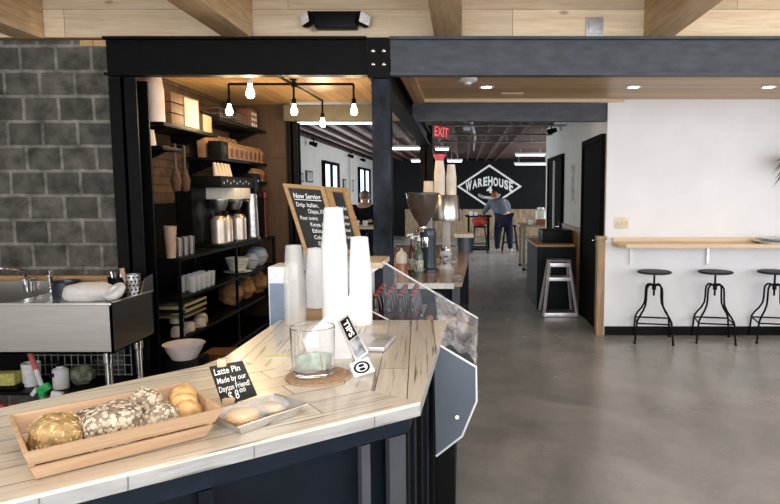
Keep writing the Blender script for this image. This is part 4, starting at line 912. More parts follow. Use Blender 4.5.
# things on upper shelf
cup_stack(-2.40,4.93,2.1405,.072,.40,mat('pinkish white cup', (.70,.60,.56), .5),'tall pale cup stack on the upper shelf beside the column', group='cup stacks on the shelves', cl=.14)
cup_stack(-2.45,4.93,1.9555,.045,.13,MATS['pinkish white cup'],'short pale cup stack on the small shelf below the tall one', group='cup stacks on the shelves', cl=.1)
def crate(x0_, x1_, y0_, y1_, z, h, label, paperface=False):
    t = thing('wooden_crate', label, 'crate', ((x0_+x1_)/2,(y0_+y1_)/2,z), 'crates on the upper shelf')
    mb = MB(); mb.box((x0_,y0_,z), (x1_,y1_,z+.012)); build('base', mb, cratedark, t)
    for k, (a, b) in enumerate((((x0_,y0_),(x1_,y0_+.012)),((x0_,y1_-.012),(x1_,y1_)),((x0_,y0_+.012),(x0_+.012,y1_-.012)),((x1_-.012,y0_+.012),(x1_,y1_-.012)))):
        mb = MB()
        for i in range(3): mb.box((a[0],a[1],z+.014+i*h/3), (b[0],b[1],z+.006+(i+1)*h/3), .002)
        build('side_panel', mb, cratedark if k < 3 else cratedark, t)
    if paperface:
        mb = MB(); mb.box((x1_+.001,y0_+.03,z+.02), (x1_+.004,y1_-.03,z+h-.01)); sg = build('notice_sheet', mb, mat('cream printed sheet', (.62,.53,.43), .6, 0, .05, 8), t)
        mb = MB()
        for i in range(7): mb.box((x1_+.0042,y0_+.09,z+.07+i*.03), (x1_+.0048,y1_-.09-.03*(i%3),z+.078+i*.03))
        build('text_lines', mb, mat('brown print', (.45,.36,.28), .6), sg)
crate(-2.62,-2.34,5.08,5.30,2.1415,.26,'dark wooden crate on the upper shelf nearest the pale cups')
crate(-2.62,-2.36,5.33,5.66,2.1415,.27,'wooden crate on the upper shelf with a cream paper sheet on its side', True)
mb = MB(); mb.box((-2.58,5.69,2.1415), (-2.34,5.89,2.30), .004); single('kraft_box', mb, mat('dull kraft', (.20,.15,.10), .8), 'plain kraft box at the end of the upper shelf', 'box')
t = thing('gift_box', 'spotted white and brown box on the far upper shelf', 'box', (-2.4,7.1,2.3105))
mb = MB(); mb.box((-2.50,6.98,2.3105), (-2.34,7.2,2.52), .003); build('box_body', mb, mat('dark brown spotted', (.14,.06,.04), .5), t)
mb = MB()
for i in range(3):
    for j in range(3): mb.lathe((0,0,0), [(0,.001),(.022,.001)], 10, M=Matrix.Translation((-2.34+.0005,7.02+.065*i,2.35+.06*j))@Matrix.Rotation(PI/2,4,'Y'))
build('white_spots', mb, white, t)
t = thing('wire_basket', 'low wire basket on the far upper shelf', 'basket', (-2.45,6.4,2.3105)); mb = MB()
for zz in (2.315,2.36,2.41): mb.tube([(-2.6,6.1,zz),(-2.34,6.1,zz),(-2.34,6.85,zz),(-2.6,6.85,zz)], .003, 5, closed=True)
for k in range(14): mb.tube([(-2.34,6.1+k*.055,2.313),(-2.34,6.1+k*.055,2.41)], .002, 5)
build('wires', mb, steel2, t)
# coffee bags
bagm = mat('kraft coffee bag', (.30,.17,.09), .7, 0, .2, 20)
def bag(x, y, z, w, h, label, group):
    t = thing('coffee_bag', label, 'bag', (x,y,z), group)
    mb = MB(); mb.prism([(x+.04,y-w/2,z),(x+.045,y-w/2,z+h*.7),(x+.005,y-w/2,z+h),(x-.005,y-w/2,z+h),(x-.045,y-w/2,z+h*.7),(x-.04,y-w/2,z)], (0,w,0), .004); build('bag_body', mb, bagm, t)
    mb = MB(); mb.box((x+.0445,y-w*.32,z+h*.15), (x+.0465,y+w*.32,z+h*.6)); build('label_patch', mb, mat('brown red label', (.12,.05,.03), .6), t)
    return t
ordn = ['first','second','third','fourth','fifth','sixth','seventh','eighth']
b0 = bag(-2.36,6.30,1.9305,.10,.17,'first kraft coffee bag from the left on the main bag shelf','coffee bags on the main shelf')
for k in range(1,8): dup(b0, (-2.36,6.30+k*.142,1.9305), ordn[k]+' kraft coffee bag from the left on the main bag shelf')
for k in range(3): dup(b0, (-2.36,7.07+k*.115,1.7205), ordn[k]+' kraft coffee bag from the left on the lowest bag shelf', group='coffee bags on the lowest shelf', scale=(1,1,.85))
for k in range(7): dup(b0, (-2.52,6.12+k*.135,1.9305), ordn[k]+' coffee bag in the taller row behind the main bags', group='coffee bags behind', scale=(1,1,1.45))
t = thing('shelf_speaker', 'small black speaker on the bag shelf left of the kraft bags', 'speaker', (-2.36,6.1,1.9305))
mb = MB(); mb.box((-2.44,6.03,1.9305), (-2.31,6.20,2.09), .006); build('cabinet', mb, blacksat, t)
mb = MB(); mb.lathe((0,0,0), [(0,.001),(.035,.001),(.045,.004),(.05,.0)], 18, M=Matrix.Translation((-2.309,6.115,2.01))@Matrix.Rotation(PI/2,4,'Y')); build('driver', mb, mat('speaker grey', (.04,.04,.04), .6), t)
# open rack with lower tiers
t = thing('storage_rack', 'tall black open rack holding brewers, cups and bowls', 'rack', (-2.4,6.0,0))
for zz in (.12,.44,.76,1.08):
    mb = MB(); mb.box((-2.67,4.85,zz-.025), (-2.22,7.35,zz)); build('tier', mb, black, t)
for yy in (4.86,6.1,7.32):
    for xx in (-2.65,-2.235):
        mb = MB(); mb.box((xx-.012,yy-.012,0), (xx+.012,yy+.012,1.08)); build('leg', mb, black, t)
mb = MB(); mb.box((-2.676,4.85,.12), (-2.671,7.35,1.50)); build('back_sheet', mb, darkdoor, t)
Z1, Z2, Z3, Z4 = 1.0805, .7605, .4405, .1205
tp = mat('tan paper cup', (.42,.28,.2), .6)
t = thing('cup_stack', 'tan paper cup stack standing upright on the rack near the left column', 'cups', (-2.30,4.88,Z1), 'cup stacks on the shelves')
mb = MB(); mb.lathe((-2.30,4.88,Z1), [(0,0),(.034,0),(.040,.125),(.043,.125),(.043,.132),(.038,.132),(.038,.134),(0,.134)], 24); build('bottom_cup', mb, tp, t)
mb = MB(); mb.lathe((-2.30,4.88,Z1), [(.039,.134),(.0425,.155),(.045,.155),(.045,.162),(.041,.163),(.044,.19),(.047,.19),(.047,.197),(.043,.198),(.049,.25),(.051,.252),(.047,.25),(.038,.15)], 24); build('upper_cups', mb, tp, t)
for k in range(3):
    yy = 5.02+k*.11; mb = MB(); mb.lathe((-2.30,yy,Z1), [(0,0),(.025,0),(.033,.15),(.031,.15),(.023,.006),(0,.006)], 16)
    single('steel_tumbler', mb, mat('dull steel', (.30,.28,.26), .4, .8), ordn[k]+' steel tumbler right of the tan cup stack', 'tumbler', 'steel tumblers on the rack')
# brewer machine
t = thing('drip_brewer', 'black and steel twin coffee brewer on the dark rack', 'brewer', (-2.42,6.25,Z1))
mb = MB(); mb.box((-2.66,5.80,Z1+.56), (-2.24,6.70,Z1+.67), .01); mb.box((-2.66,5.80,Z1+.02), (-2.52,6.70,Z1+.56)); mb.box((-2.66,5.77,Z1), (-2.22,6.73,Z1+.03), .005); build('housing', mb, blacksat, t)
mb = MB()
for k in range(9): mb.lathe((0,0,0), [(0,.002),(.010,.002),(.012,0)], 8, M=Matrix.Translation((-2.239,5.87+k*.085,Z1+.605+.02*(k%2)))@Matrix.Rotation(PI/2,4,'Y'))
build('buttons', mb, mat('pale button', (.6,.6,.62), .3), t)
mb = MB(); mb.box((-2.24,6.13,Z1+.45), (-2.232,6.57,Z1+.555), .003); mb.box((-2.52,6.13,Z1+.45), (-2.24,6.57,Z1+.56)); build('cream_panel', mb, mat('cream enamel panel', (.75,.72,.62), .4), t)
for k in range(2):
    yy = 6.05+k*.40; mb = MB(); mb.lathe((-2.36,yy,Z1+.34), [(0,0),(.05,0),(.085,.10),(.085,.11),(0,.11)], 20); mb.tube([(-2.28,yy,Z1+.44),(-2.20,yy-.02,Z1+.42)], .012, 8); build('brew_basket', mb, steel2, t)
for k in range(3):
    yy = (5.97,6.15,6.47)[k]; r_ = (.075,.06,.085)[k]
    t = thing('thermal_carafe', ['left steel carafe under the black brewer','narrow steel carafe beside the left carafe','right steel carafe under the cream panel'][k], 'carafe', (-2.36,yy,Z1+.0305), 'carafes at the brewer')
    mb = MB(); mb.lathe((-2.34,yy,Z1+.0305), [(0,0),(r_,0),(r_,.22),(r_*.6,.26),(0,.26)], 22); build('body', mb, mat('pale steel body', (.75,.68,.60), .35, .7), t)
    mb = MB(); mb.lathe((-2.34,yy,Z1+.2915), [(0,0),(.035,0),(.03,.035),(0,.036)], 16); mb.tube([(-2.31,yy,Z1+.30),(-2.26,yy,Z1+.29)], .010, 8); build('lid', mb, blacksat, t)
t = thing('hot_water_tower', 'tall narrow steel dispenser with black head on the rack', 'dispenser', (-2.33,6.87,Z1))
mb = MB(); mb.lathe((-2.33,6.87,Z1), [(0,0),(.09,0),(.09,.02),(.075,.03),(.06,.64),(.0,.64)], 24); build('steel_column', mb, steel2, t)
mb = MB(); mb.box((-2.45,6.77,Z1+.50), (-2.25,6.985,Z1+.72), .02); hd = build('black_head', mb, blacksat, t)
mb = MB(); mb.lathe((0,0,0), [(0,.002),(.008,.002)], 8, M=Matrix.Translation((-2.249,6.88,Z1+.64))@Matrix.Rotation(PI/2,4,'Y')); build('indicator', mb, emit('blue indicator', (.2,.25,1), 4), hd)
mb = MB(); mb.box((-2.66,7.12,Z1), (-2.33,7.34,Z1+.46), .01); single('black_appliance', mb, blacksat, 'tall black appliance at the far right end of the rack', 'appliance')
mb = MB(); mb.lathe((-2.285,7.2,Z1+.0), [(0,0),(.03,0),(.03,.02),(.012,.03),(.012,.44),(.03,.45),(.03,.52),(0,.53)], 16); single('red_knob_tap', mb, mat('dark red tap', (.10,.01,.01), .4), 'red topped tap beside the narrow steel dispenser', 'tap')
# pale bottles in a rack on top of the brewer
for k in range(5):
    yy = 5.84+k*.085; mb = MB(); mb.tube([(-2.30,yy,Z1+.672),(-2.30,yy-.035,Z1+.79)], [.026,.014], 10)
    single('paper_cone', mb, mat('pale cone paper', (.74,.55,.42), .6), ordn[k]+' pale slanted cone on top of the black brewer from the left', 'cone', 'pale cones on the brewer')
# hanging brushes at the wall
for k in range(2):
    yy = 5.24+k*.17; t = thing('hanging_whisk', ['brown bristle whisk hanging below the upper shelf, the left one','brown bristle whisk hanging below the upper shelf, the right one'][k], 'whisk', (-2.5,yy,1.58))
    mb = MB(); mb.tube([(-2.40,yy,2.0),(-2.40,yy,1.80)], .012, 8); mb.tube([(-2.40,yy,2.0),(-2.678,yy,2.01)], .005, 6); build('handle', mb, mat('dark handle', (.06,.03,.02), .5), t)
    mb = MB(); mb.lathe((-2.40,yy,1.60), [(0,0),(.03,.01),(.045,.10),(.014,.2),(0,.2)], 12); build('bristles', mb, mat('brown bristle', (.08,.035,.018), .8, 0, .5, 60), t)
# tier 2: glasses, basket of bowls, blue bowls
gl = glass('drinking glass', (.95,.97,1), 0, 1.3)
gm = None
for j in range(2):
    for k in range(5):
        x_, y_ = -2.27-.09*j, 5.17+k*.10; lab = '%s drinking glass from the left in the %s row on the rack' % (ordn[k], ['front','rear'][j])
        if gm is None: 
            mb = MB(); mb.lathe((x_,y_,Z2), [(0,0),(.027,0),(.034,.13),(.0325,.13),(.026,.008),(0,.008)], 14); gm = single('drinking_glass', mb, film('glass tumbler film', (.8,.85,.9), .35, .06), lab, 'glass', 'glasses on the rack')
        else: dup(gm, (x_,y_,Z2), lab)
t = thing('ribbed_bowl', 'white ribbed bowl on a saucer on the rack under the brewer', 'bowl', (-2.34,6.42,Z2))
mb = MB(); mb.lathe((-2.34,6.42,Z2), [(0,.0),(.07,0),(.14,.014),(.145,.02),(.07,.012),(0,.012)], 28); build('saucer', mb, white, t)
mb = MB(); pr = [(0,.021),(.07,.021)]
for k in range(6): pr += [(.078+k*.0075,.03+k*.022),(.084+k*.0075,.038+k*.022),(.080+k*.0075,.048+k*.022)]
mb.lathe((-2.34,6.42,Z2), pr+[(.118,.16),(.06,.03),(0,.03)], 28); build('bowl_body', mb, mat('pale grey china', (.6,.6,.56), .4), t)
bl_ = mat('pale blue glaze', (.36,.42,.55), .35); 
def bowl(x_, y_, z_, r_, h_, m, label, group='bowls on the rack', inv=True):
    t = thing('stacked_bowl', label, 'bowl', (x_,y_,z_), group); mb = MB()
    pr = [(r_,0),(r_*.98,.01),(r_*.8,h_*.7),(r_*.5,h_*.95),(r_*.45,h_),(0,h_)] if inv else [(0,0),(r_*.5,0),(r_*.8,h_*.4),(r_,h_),(r_*.96,h_),(r_*.76,h_*.45),(0,.01)]
    mb.lathe((x_,y_,z_), pr, 26); build('bowl_body', mb, m, t); return t
bowl(-2.33,6.80,Z2,.085,.09,mat('white grey glaze', (.62,.64,.68), .35),'white bowl under the small blue one on the rack',inv=False)
bowl(-2.33,6.80,Z2+.095,.08,.075,bl_,'small blue bowl stacked on the white one beside the ribbed bowl')
bowl(-2.37,7.13,Z2,.13,.10,MATS['white grey glaze'],'large white bowl at the right end of the rack',inv=False)
bowl(-2.37,7.13,Z2+.105,.125,.105,bl_,'large blue bowl upside down on the large white bowl')
# tier 3: burlap bags, mugs
for k, (yy, s) in enumerate(((6.26,.22),(6.65,.26),(7.06,.26))):
    t = thing('burlap_sack', ['brown paper sack on the third tier, the left one','brown paper sack in the middle of the third tier','brown paper sack at the right of the third tier'][k], 'sack', (-2.36,yy,Z3), 'sacks on the rack')
    mb = MB(); mb.blob((-2.36,yy,Z3+.12), (.22,s+.02,.25), 0, .09, 40+k, 4, freq=1.6, squash=-.11); build('sack_body', mb, mat('brown kraft sack', (.36,.20,.09), .75, 0, .45, 8), t)
    mb = MB(); mb.blob((-2.34,yy,Z3+.235), (.10,s*.5,.05), .3, .3, 50+k, 3, freq=2); build('rolled_top', mb, mat('light kraft fold', (.50,.33,.17), .7, 0, .3, 12), t)
mug0 = None
for k, (xx, yy, zz) in enumerate(((-2.30,4.93,0),(-2.30,5.12,0),(-2.28,5.30,0),(-2.36,5.05,.084),(-2.34,5.48,0))):
    lab = ['cream mug upside down at the left end of the mug group','cream mug upside down in front of the mug group','cream mug upside down at the right of the mug group','cream mug perched on top of the other mugs','cream mug upside down beside the paper sack'][k]
    if mug0 is None:
        mug0 = thing('mug', lab, 'mug', (xx,yy,Z3), 'cream mugs on the rack'); mb = MB(); mb.lathe((xx,yy,Z3), [(.042,0),(.056,0),(.056,.02),(.050,.06),(.034,.078),(0,.08)], 20); build('mug_body', mb, mat('cream china', (.62,.56,.50), .35), mug0)
        mb = MB(); mb.tube([(xx+.05,yy,Z3+.055),(xx+.08,yy,Z3+.05),(xx+.082,yy,Z3+.03),(xx+.054,yy,Z3+.018)], .006, 6); build('handle', mb, MATS['cream china'], mug0)
    else: dup(mug0, (xx,yy,Z3+zz), lab, rz=k*.7)
mb = MB(); mb.box((-2.60,4.95,Z3+.21), (-2.235,5.36,Z3+.235), .002); mb.box((-2.245,4.95,Z3+.185),(-2.235,5.36,Z3+.255)); single('sheet_tray', mb, mat('tan tray', (.42,.36,.22), .5), 'tan tray slid in above the mugs on the rack', 'tray') 
mb = MB(); mb.box((-2.60,4.95,Z3+.14), (-2.235,5.35,Z3+.155), .002); single('sheet_tray', mb, mat('dark tan tray', (.22,.18,.11), .5), 'dark tray just below the tan tray', 'tray')
# wash basin on a crate in front
t = thing('milk_crate', 'dark crate standing below the white basin', 'crate', (-2.1,4.62,0)); mb = MB(); mb.box((-2.25,4.6,.0), (-2.0,4.80,.33), .006); build('crate_body', mb, blacksat, t)
t = thing('wash_basin', 'wide white basin beside the sink leg', 'basin', (-2.13,4.66,.331))
mb = MB(); mb.lathe((-2.13,4.66,.331), [(0,0),(.09,0),(.13,.07),(.143,.105),(.153,.11),(.153,.116),(.136,.11),(.13,.07),(.08,.012),(0,.012)], 36); build('basin_body', mb, mat('white pink enamel', (.68,.62,.62), .4), t)
mb = MB(); mb.box((-2.20,5.1,.001), (-1.9,5.35,.24), .005)
for k in range(3): mb.box((-2.205,5.09,.02+k*.075), (-1.895,5.10,.07+k*.075))
single('wooden_crate', mb, cratedark, 'brown wooden box on the floor behind the counter', 'crate')
# ================================================================== FAR ROOM
# diamond sign
SX, SZ, SW, SHh = .99, 1.80, 1.18, .79
sy = 22.57
t = thing('diamond_sign', 'large white outlined diamond sign lettered on the black far wall', 'sign', (SX,sy,1.0))
def ring4(w, h, w2, h2, y):
    mb = MB(); o_ = [(SX-w,y,SZ),(SX,y,SZ+h),(SX+w,y,SZ),(SX,y,SZ-h)]; i_ = [(SX-w2,y,SZ),(SX,y,SZ+h2),(SX+w2,y,SZ),(SX,y,SZ-h2)]
    for k in range(4):
        j = (k+1)%4; mb.prism([o_[k],o_[j],i_[j],i_[k]], (0,.02,0))
    return mb
signw = mat('sign white paint', (.80,.80,.78), .5)
build('diamond_border', ring4(SW,SHh,SW-.12,SHh-.08,sy), signw, t)
q = [(SX-SW,sy-.01,SZ+SHh),(SX+SW,sy-.01,SZ+SHh),(SX-SW,sy-.01,SZ-SHh),(SX+SW,sy-.01,SZ-SHh)]
mb = MB(); word = 'WAREHOUSE'; n = len(word); wd = [1.25,1,.95,.85,.95,1,.95,.9,.85]; tot = sum(wd); cu = .13
for i, ch in enumerate(word):
    a = cu; b = cu+.74*wd[i]/tot; cu = b
    def warp(u):
        e = abs(u-.5)/.37
        return (.27+.13*e, .475+.17*e**2.2)
    write(mb, ch, q, a+.004, b-.006, 0, 1, off=.0, bold=.045, warp=warp)
write(mb, '4', q, .455, .545, .50, .64, off=.0, bold=.05)
write(mb, 'COFFEE CO', q, .33, .67, .71, .765, off=.0, bold=.03, warp=lambda u: (.66+.07*(1-((u-.5)/.17)**2), .72+.07*(1-((u-.5)/.17)**2)))
build('lettering', mb, signw, t)
# far tables
def table(x0_, x1_, y0_, y1_, z, label, m=oak, leg=.05, lm=None):
    t = thing('high_table', label, 'table', ((x0_+x1_)/2,(y0_+y1_)/2,0))
    mb = MB(); mb.box((x0_,y0_,z-.04), (x1_,y1_,z), .004); build('tabletop', mb, m, t)
    for a in (x0_+.06,x1_-.06-leg):
        for b in (y0_+.06,y1_-.06-leg):
            mb = MB(); mb.box((a,b,0), (a+leg,b+leg,z-.04)); build('leg', mb, lm or m, t)
    for b in (y0_+.06,y1_-.06-leg):
        mb = MB(); mb.box((x0_+.06,b,.0), (x1_-.06,b+leg,.05)); build('floor_rail', mb, lm or m, t)
    return t
gwood = wood('grey brown wood', (.33,.27,.20), (.2,.16,.12), 'X', 14, .5)
table(1.17,2.1,12.5,13.5,.94,'high wooden table with glass dispenser beyond the corridor', gwood, .06)
table(.10,.82,17.0,17.9,.95,'dark high table the standing person leans on', black)
table(-2.35,-1.25,10.0,10.7,1.04,'high pale table in front of the seated person', barwood, lm=black)
t = thing('drink_dispenser', 'clear glass drink dispenser on the high table at the right', 'dispenser', (1.62,12.8,.941))
mb = MB(); mb.lathe((1.62,12.8,.941), [(0,0),(.09,0),(.09,.05),(.10,.06),(.10,.27),(.06,.31),(0,.31)], 22); build('glass_jar', mb, film('milky glass', (.75,.8,.78), .6, .1), t)
mb = MB(); mb.lathe((1.62,12.8,1.252), [(0,0),(.07,0),(.07,.03),(0,.04)], 18); build('lid', mb, white, t)
mb = MB(); mb.box((1.36,12.62,.941), (1.46,12.68,1.03), .003); single('napkin_holder', mb, white, 'white napkin holder left of the glass dispenser', 'holder')
mb = MB(); mb.box((1.50,12.52,.941), (1.74,12.64,1.05), .003); single('red_box', mb, mat('rust red box', (.25,.05,.025), .6), 'rust red box in front of the glass dispenser', 'box')
t = thing('low_cabinet', 'black cabinet with brown top against the corridor wall', 'cabinet', (1.26,8.9,0))
mb = MB(); mb.box((1.0,8.35,.86), (1.53,9.7,.89), .003); build('top_board', mb, oak, t)
mb = MB(); mb.box((1.02,8.38,.002), (1.53,9.68,.859)); build('body', mb, mat('black cabinet paint', (.006,.007,.009), .4), t)
mb = MB(); mb.box((1.06,8.374,.70),(1.50,8.381,.83)); build('drawer_front', mb, navy, t)
mb = MB(); mb.box((1.12,8.6,.891), (1.52,9.1,1.07), .008); single('black_bin', mb, blacksat, 'black bin on top of the corridor cabinet', 'bin')
# silver step stool
t = thing('step_stool', 'bright metal framed stool in front of the black cabinet', 'stool', (1.26,8.0,0))
alu = mat('bright aluminium', (.72,.70,.74), .4, .5)
def bar_(a, b, w=.03, m=alu, nm='leg'):
    mb = MB(); mb.tube([a,b], w/2, 4); build(nm, mb, m, t)
for sx in (-1,1):
    for yy, yt in ((7.85,7.98),(8.28,8.14)):
        bar_((1.265+sx*.215,yy,.012),(1.265+sx*.125,yt,.70), .042)
mb = MB(); mb.box((1.12,7.95,.70), (1.41,8.17,.725), .006); build('top_step', mb, mat('violet grey top', (.22,.18,.22), .5), t)
for z_, nm in ((.03,'bottom_rail'),(.66,'top_rail')):
    e = .215-.09*z_/.7; yy = 7.85+.13*z_/.7
    mb = MB(); mb.box((1.265-e,yy-.016,z_-.025), (1.265+e,yy+.016,z_+.025), .003); build(nm, mb, alu, t)
e = .215-.09*.50/.7; mb = MB(); mb.box((1.265-e,7.93,.455), (1.265+e,8.19,.50), .004); build('step', mb, alu, t)
# dark stools by the far table
def dark_stool(x_, y_, label, seatm=black):
    t = thing('high_stool', label, 'stool', (x_,y_,0)); mb = MB(); mb.box((x_-.17,y_-.17,.67), (x_+.17,y_+.17,.705), .015); build('seat', mb, seatm, t)
    for sx in (-1,1):
        for sy_ in (-1,1): mb = MB(); mb.tube([(x_+sx*.21,y_+sy_*.21,.003),(x_+sx*.13,y_+sy_*.13,.67)], .017, 6); build('leg', mb, black, t)
    for sx in (-1,1):
        mb = MB(); mb.tube([(x_-.18,y_+sx*.18,.24),(x_+.18,y_+sx*.18,.24)], .012, 6); mb.tube([(x_+sx*.18,y_-.18,.24),(x_+sx*.18,y_+.18,.24)], .012, 6); build('foot_rail', mb, black, t)
dark_stool(.47,16.35,'dark high stool left of the standing person')
dark_stool(1.30,16.80,'dark high stool right behind the standing person')
dark_stool(-1.75,11.25,'dark stool under the seated person')
mb = MB(); mb.blob((.47,16.35,.832), (.42,.36,.26), .2, .12, 60, 3, squash=-.125); single('red_bag', mb, mat('dark red cloth', (.30,.03,.02), .8), 'dark red bag lying on the high stool beside the person', 'bag')
# small things on far tables
for k, x_ in enumerate((-1.98,-1.86,-1.74,-1.60)):
    mb = MB(); mb.lathe((x_,10.25,1.0405), [(0,0),(.035,0),(.045,.09),(.04,.09),(.03,.01),(0,.01)], 14); single('cup', mb, white, ordn[k]+' white cup from the left on the high pale table', 'cup', 'cups on the high pale table')
for k, (x_, h_) in enumerate(((.25,.12),(.38,.1))):
    mb = MB(); mb.box((x_-.05,17.1,.951), (x_+.05,17.2,.951+h_), .004); single('white_box', mb, white, ['small white box on the dark high table, left','small white box on the dark high table, right'][k], 'box')
# pictures on the far left wall and the poster in the corridor
for k, (a, b, z0_, z1_) in enumerate(((11.45,11.95,1.82,2.06),(12.2,12.5,1.80,1.98),(12.75,13.3,1.80,2.04),(16.7,17.1,1.62,1.95),(17.9,18.3,1.62,1.95))):
    t = thing('framed_picture', ['small framed picture nearest on the far white wall','tiny framed picture between its two neighbours on the white wall','framed picture just left of the first window','framed picture just right of the first window','framed picture just left of the second window'][k], 'picture', (-3.19,(a+b)/2,z0_))
    mb = MB(); mb.box((-3.199,a,z0_), (-3.17,b,z1_), .003); build('frame', mb, mat('dark picture frame', (.06,.055,.05), .5), t)
    mb = MB(); mb.box((-3.169,a+.05,z0_+.03), (-3.166,b-.05,z1_-.03)); build('print', mb, mat('grey print', (.45,.45,.42), .6, 0, .5, 14), t)
t = thing('tall_poster', 'narrow tall black and white poster between the corridor doors', 'poster', (1.58,8.85,1.46))
mb = MB(); mb.box((1.572,8.55,1.44), (1.5845,9.1,2.02), .002); build('sheet', mb, cream, t)
mb = MB(); mb.box((1.569,8.72,1.48), (1.5715,8.95,1.98)); build('dark_motif', mb, mat('dark patterned motif', (.2,.19,.17), .5, 0, .95, 9), t)
mb = MB(); mb.tube([(-3.13,17.5,.0),(-3.13,17.5,2.70)], .035, 8); single('wall_pipe', mb, cream, 'cream pipe running up the far white wall between the windows', 'pipe')
# ================================================================== PEOPLE
def skin(name, J, E, m, parent, sub=2, root=0):
    """grow one smooth surface round a jointed skeleton; J: name -> (x, y, z, r)"""
    me = bpy.data.meshes.new(name); keys = list(J); me.from_pydata([J[k][:3] for k in keys], [(keys.index(a),keys.index(b)) for a, b in E], [])
    o = bpy.data.objects.new(name, me); C.objects.link(o)
    md = o.modifiers.new('s', 'SKIN'); md.use_smooth_shade = True
    for i, k in enumerate(keys):
        sv = me.skin_vertices[0].data[i]; r = J[k][3]; sv.radius = r if isinstance(r, tuple) else (r, r); sv.use_root = (i == root)
    ms = o.modifiers.new('u', 'SUBSURF'); ms.levels = sub; ms.render_levels = sub
    ev = o.evaluated_get(bpy.context.evaluated_depsgraph_get()); nm = bpy.data.meshes.new_from_object(ev)
    bpy.data.objects.remove(o)
    mb = MB(); mb.bm.from_mesh(nm); return build(name, mb, m, parent, angle=3)
skinm = mat('skin', (.52,.30,.21), .5, 0, .08)
def person(label, base, J, parts):
    t = thing('person', label, 'person', base)
    bx_, by_, bz_ = base
    W = {k: (v[0]+bx_, v[1]+by_, v[2]+bz_, v[3]) for k, v in J.items()}
    E = [('pelvis','waist'),('waist','chest'),('chest','neckbase'),('neckbase','neck'),('neck','headlow'),('headlow','head'),('head','crown')]
    for s in 'LR': E += [('pelvis','hip'+s),('hip'+s,'knee'+s),('knee'+s,'ankle'+s),('ankle'+s,'toe'+s),('neckbase','shoulder'+s),('shoulder'+s,'elbow'+s),('elbow'+s,'wrist'+s),('wrist'+s,'palm'+s)]
    body = skin('body', W, E, skinm, t)
    for nm, keys, grow, m in parts:
        sub = {k: (W[k][0],W[k][1],W[k][2],(W[k][3] if not isinstance(W[k][3],tuple) else W[k][3][0])+grow) for k in keys}
        skin(nm, sub, [e for e in E if e[0] in sub and e[1] in sub], m, t)
    # fingers
    for s in 'LR':
        w = Vector(W['wrist'+s][:3]); p = Vector(W['palm'+s][:3]); d = (p-w).normalized(); side = d.cross(Vector((0,0,1))).normalized()
        mb = MB()
        for k in range(4):
            a = p+side*(k-1.5)*.019; L_ = (.06,.072,.068,.052)[k]; mb.tube([a-d*.02,a+d*L_*.5,a+d*L_-Vector((0,0,.012))], [.009,.008,.006], 6)
        a = p-d*.03+side*.035*(1 if s == 'L' else -1); mb.tube([p-d*.04,a+d*.01,a+d*.045], [.010,.010,.007], 6)
        build('fingers', mb, skinm, t)
    # hair and face
    h = Vector(W['head'][:3]); f = Vector(parts_face[label]).normalized(); sd = f.cross(Vector((0,0,1))).normalized()
    mb = MB(); mb.blob(h-f*.016+Vector((0,0,.035)), (.185,.20,.19), math.atan2(f.y,f.x)+PI/2, .03, 3, 3); build('hair', mb, parts_hair[label], t)
    mb = MB(); mb.blob(h+f*.095-Vector((0,0,.02)), (.025,.03,.04)); 
    for s in (-1,1): mb.blob(h+sd*s*.085-Vector((0,0,.02)), (.025,.04,.06))
    build('nose_and_ears', mb, skinm, t)
    mb = MB()
    for s in (-1,1): mb.blob(h+f*.086+sd*s*.03+Vector((0,0,.005)), (.018,.018,.014))
    build('eyes', mb, blacksat, t)
    return t
jeans = mat('dark blue trousers', (.012,.014,.028), .8); shirt = mat('blue grey shirt', (.07,.085,.11), .8, 0, .15, 8); dark = mat('black top', (.012,.011,.014), .8); shoe = mat('grey white shoes', (.45,.45,.45), .5, 0, .5, 14)
LA = 'person in blue grey shirt and dark trousers leaning over the high table, back turned'
LB = 'person in black top seated by the far window wall'
parts_face = {LA: (-.45,.9,-.25), LB: (.5,-.8,-.1)}; parts_hair = {LA: mat('auburn hair', (.16,.05,.02), .6, 0, .3, 40), LB: mat('grey brown hair', (.16,.12,.09), .6, 0, .3, 40)}
# bent forward over the table, weight on both legs
JA = {'pelvis':(.06,0,.92,.19),'waist':(.03,.06,1.05,.185),'chest':(-.05,.18,1.24,.205),'neckbase':(-.12,.34,1.37,.10),'neck':(-.14,.40,1.41,.052),'headlow':(-.155,.44,1.44,.062),'head':(-.17,.47,1.49,.082),'crown':(-.17,.48,1.555,.055),
 'hipL':(-.06,0,.88,.125),'kneeL':(-.10,.02,.48,.085),'ankleL':(-.11,-.04,.085,.045),'toeL':(-.13,.10,.04,.036),
 'hipR':(.18,0,.88,.125),'kneeR':(.22,.05,.48,.085),'ankleR':(.24,-.03,.085,.045),'toeR':(.26,.11,.04,.036),
 'shoulderL':(-.26,.26,1.33,.085),'elbowL':(-.40,.42,1.12,.058),'wristL':(-.47,.62,1.01,.030),'palmL':(-.48,.70,.985,.034),
 'shoulderR':(.14,.25,1.33,.085),'elbowR':(.22,.42,1.12,.058),'wristR':(.02,.60,1.01,.030),'palmR':(-.04,.66,.985,.034)}
person(LA, (1.04,16.35,0), JA, [('trousers',['pelvis','hipL','hipR','kneeL','kneeR','ankleL','ankleR'],.018,jeans),('shirt',['pelvis','waist','chest','neckbase','shoulderL','shoulderR','elbowL','elbowR','wristL','wristR'],.02,shirt),('shoes',['ankleL','toeL'],.014,shoe),('shoes',['ankleR','toeR'],.014,shoe)])
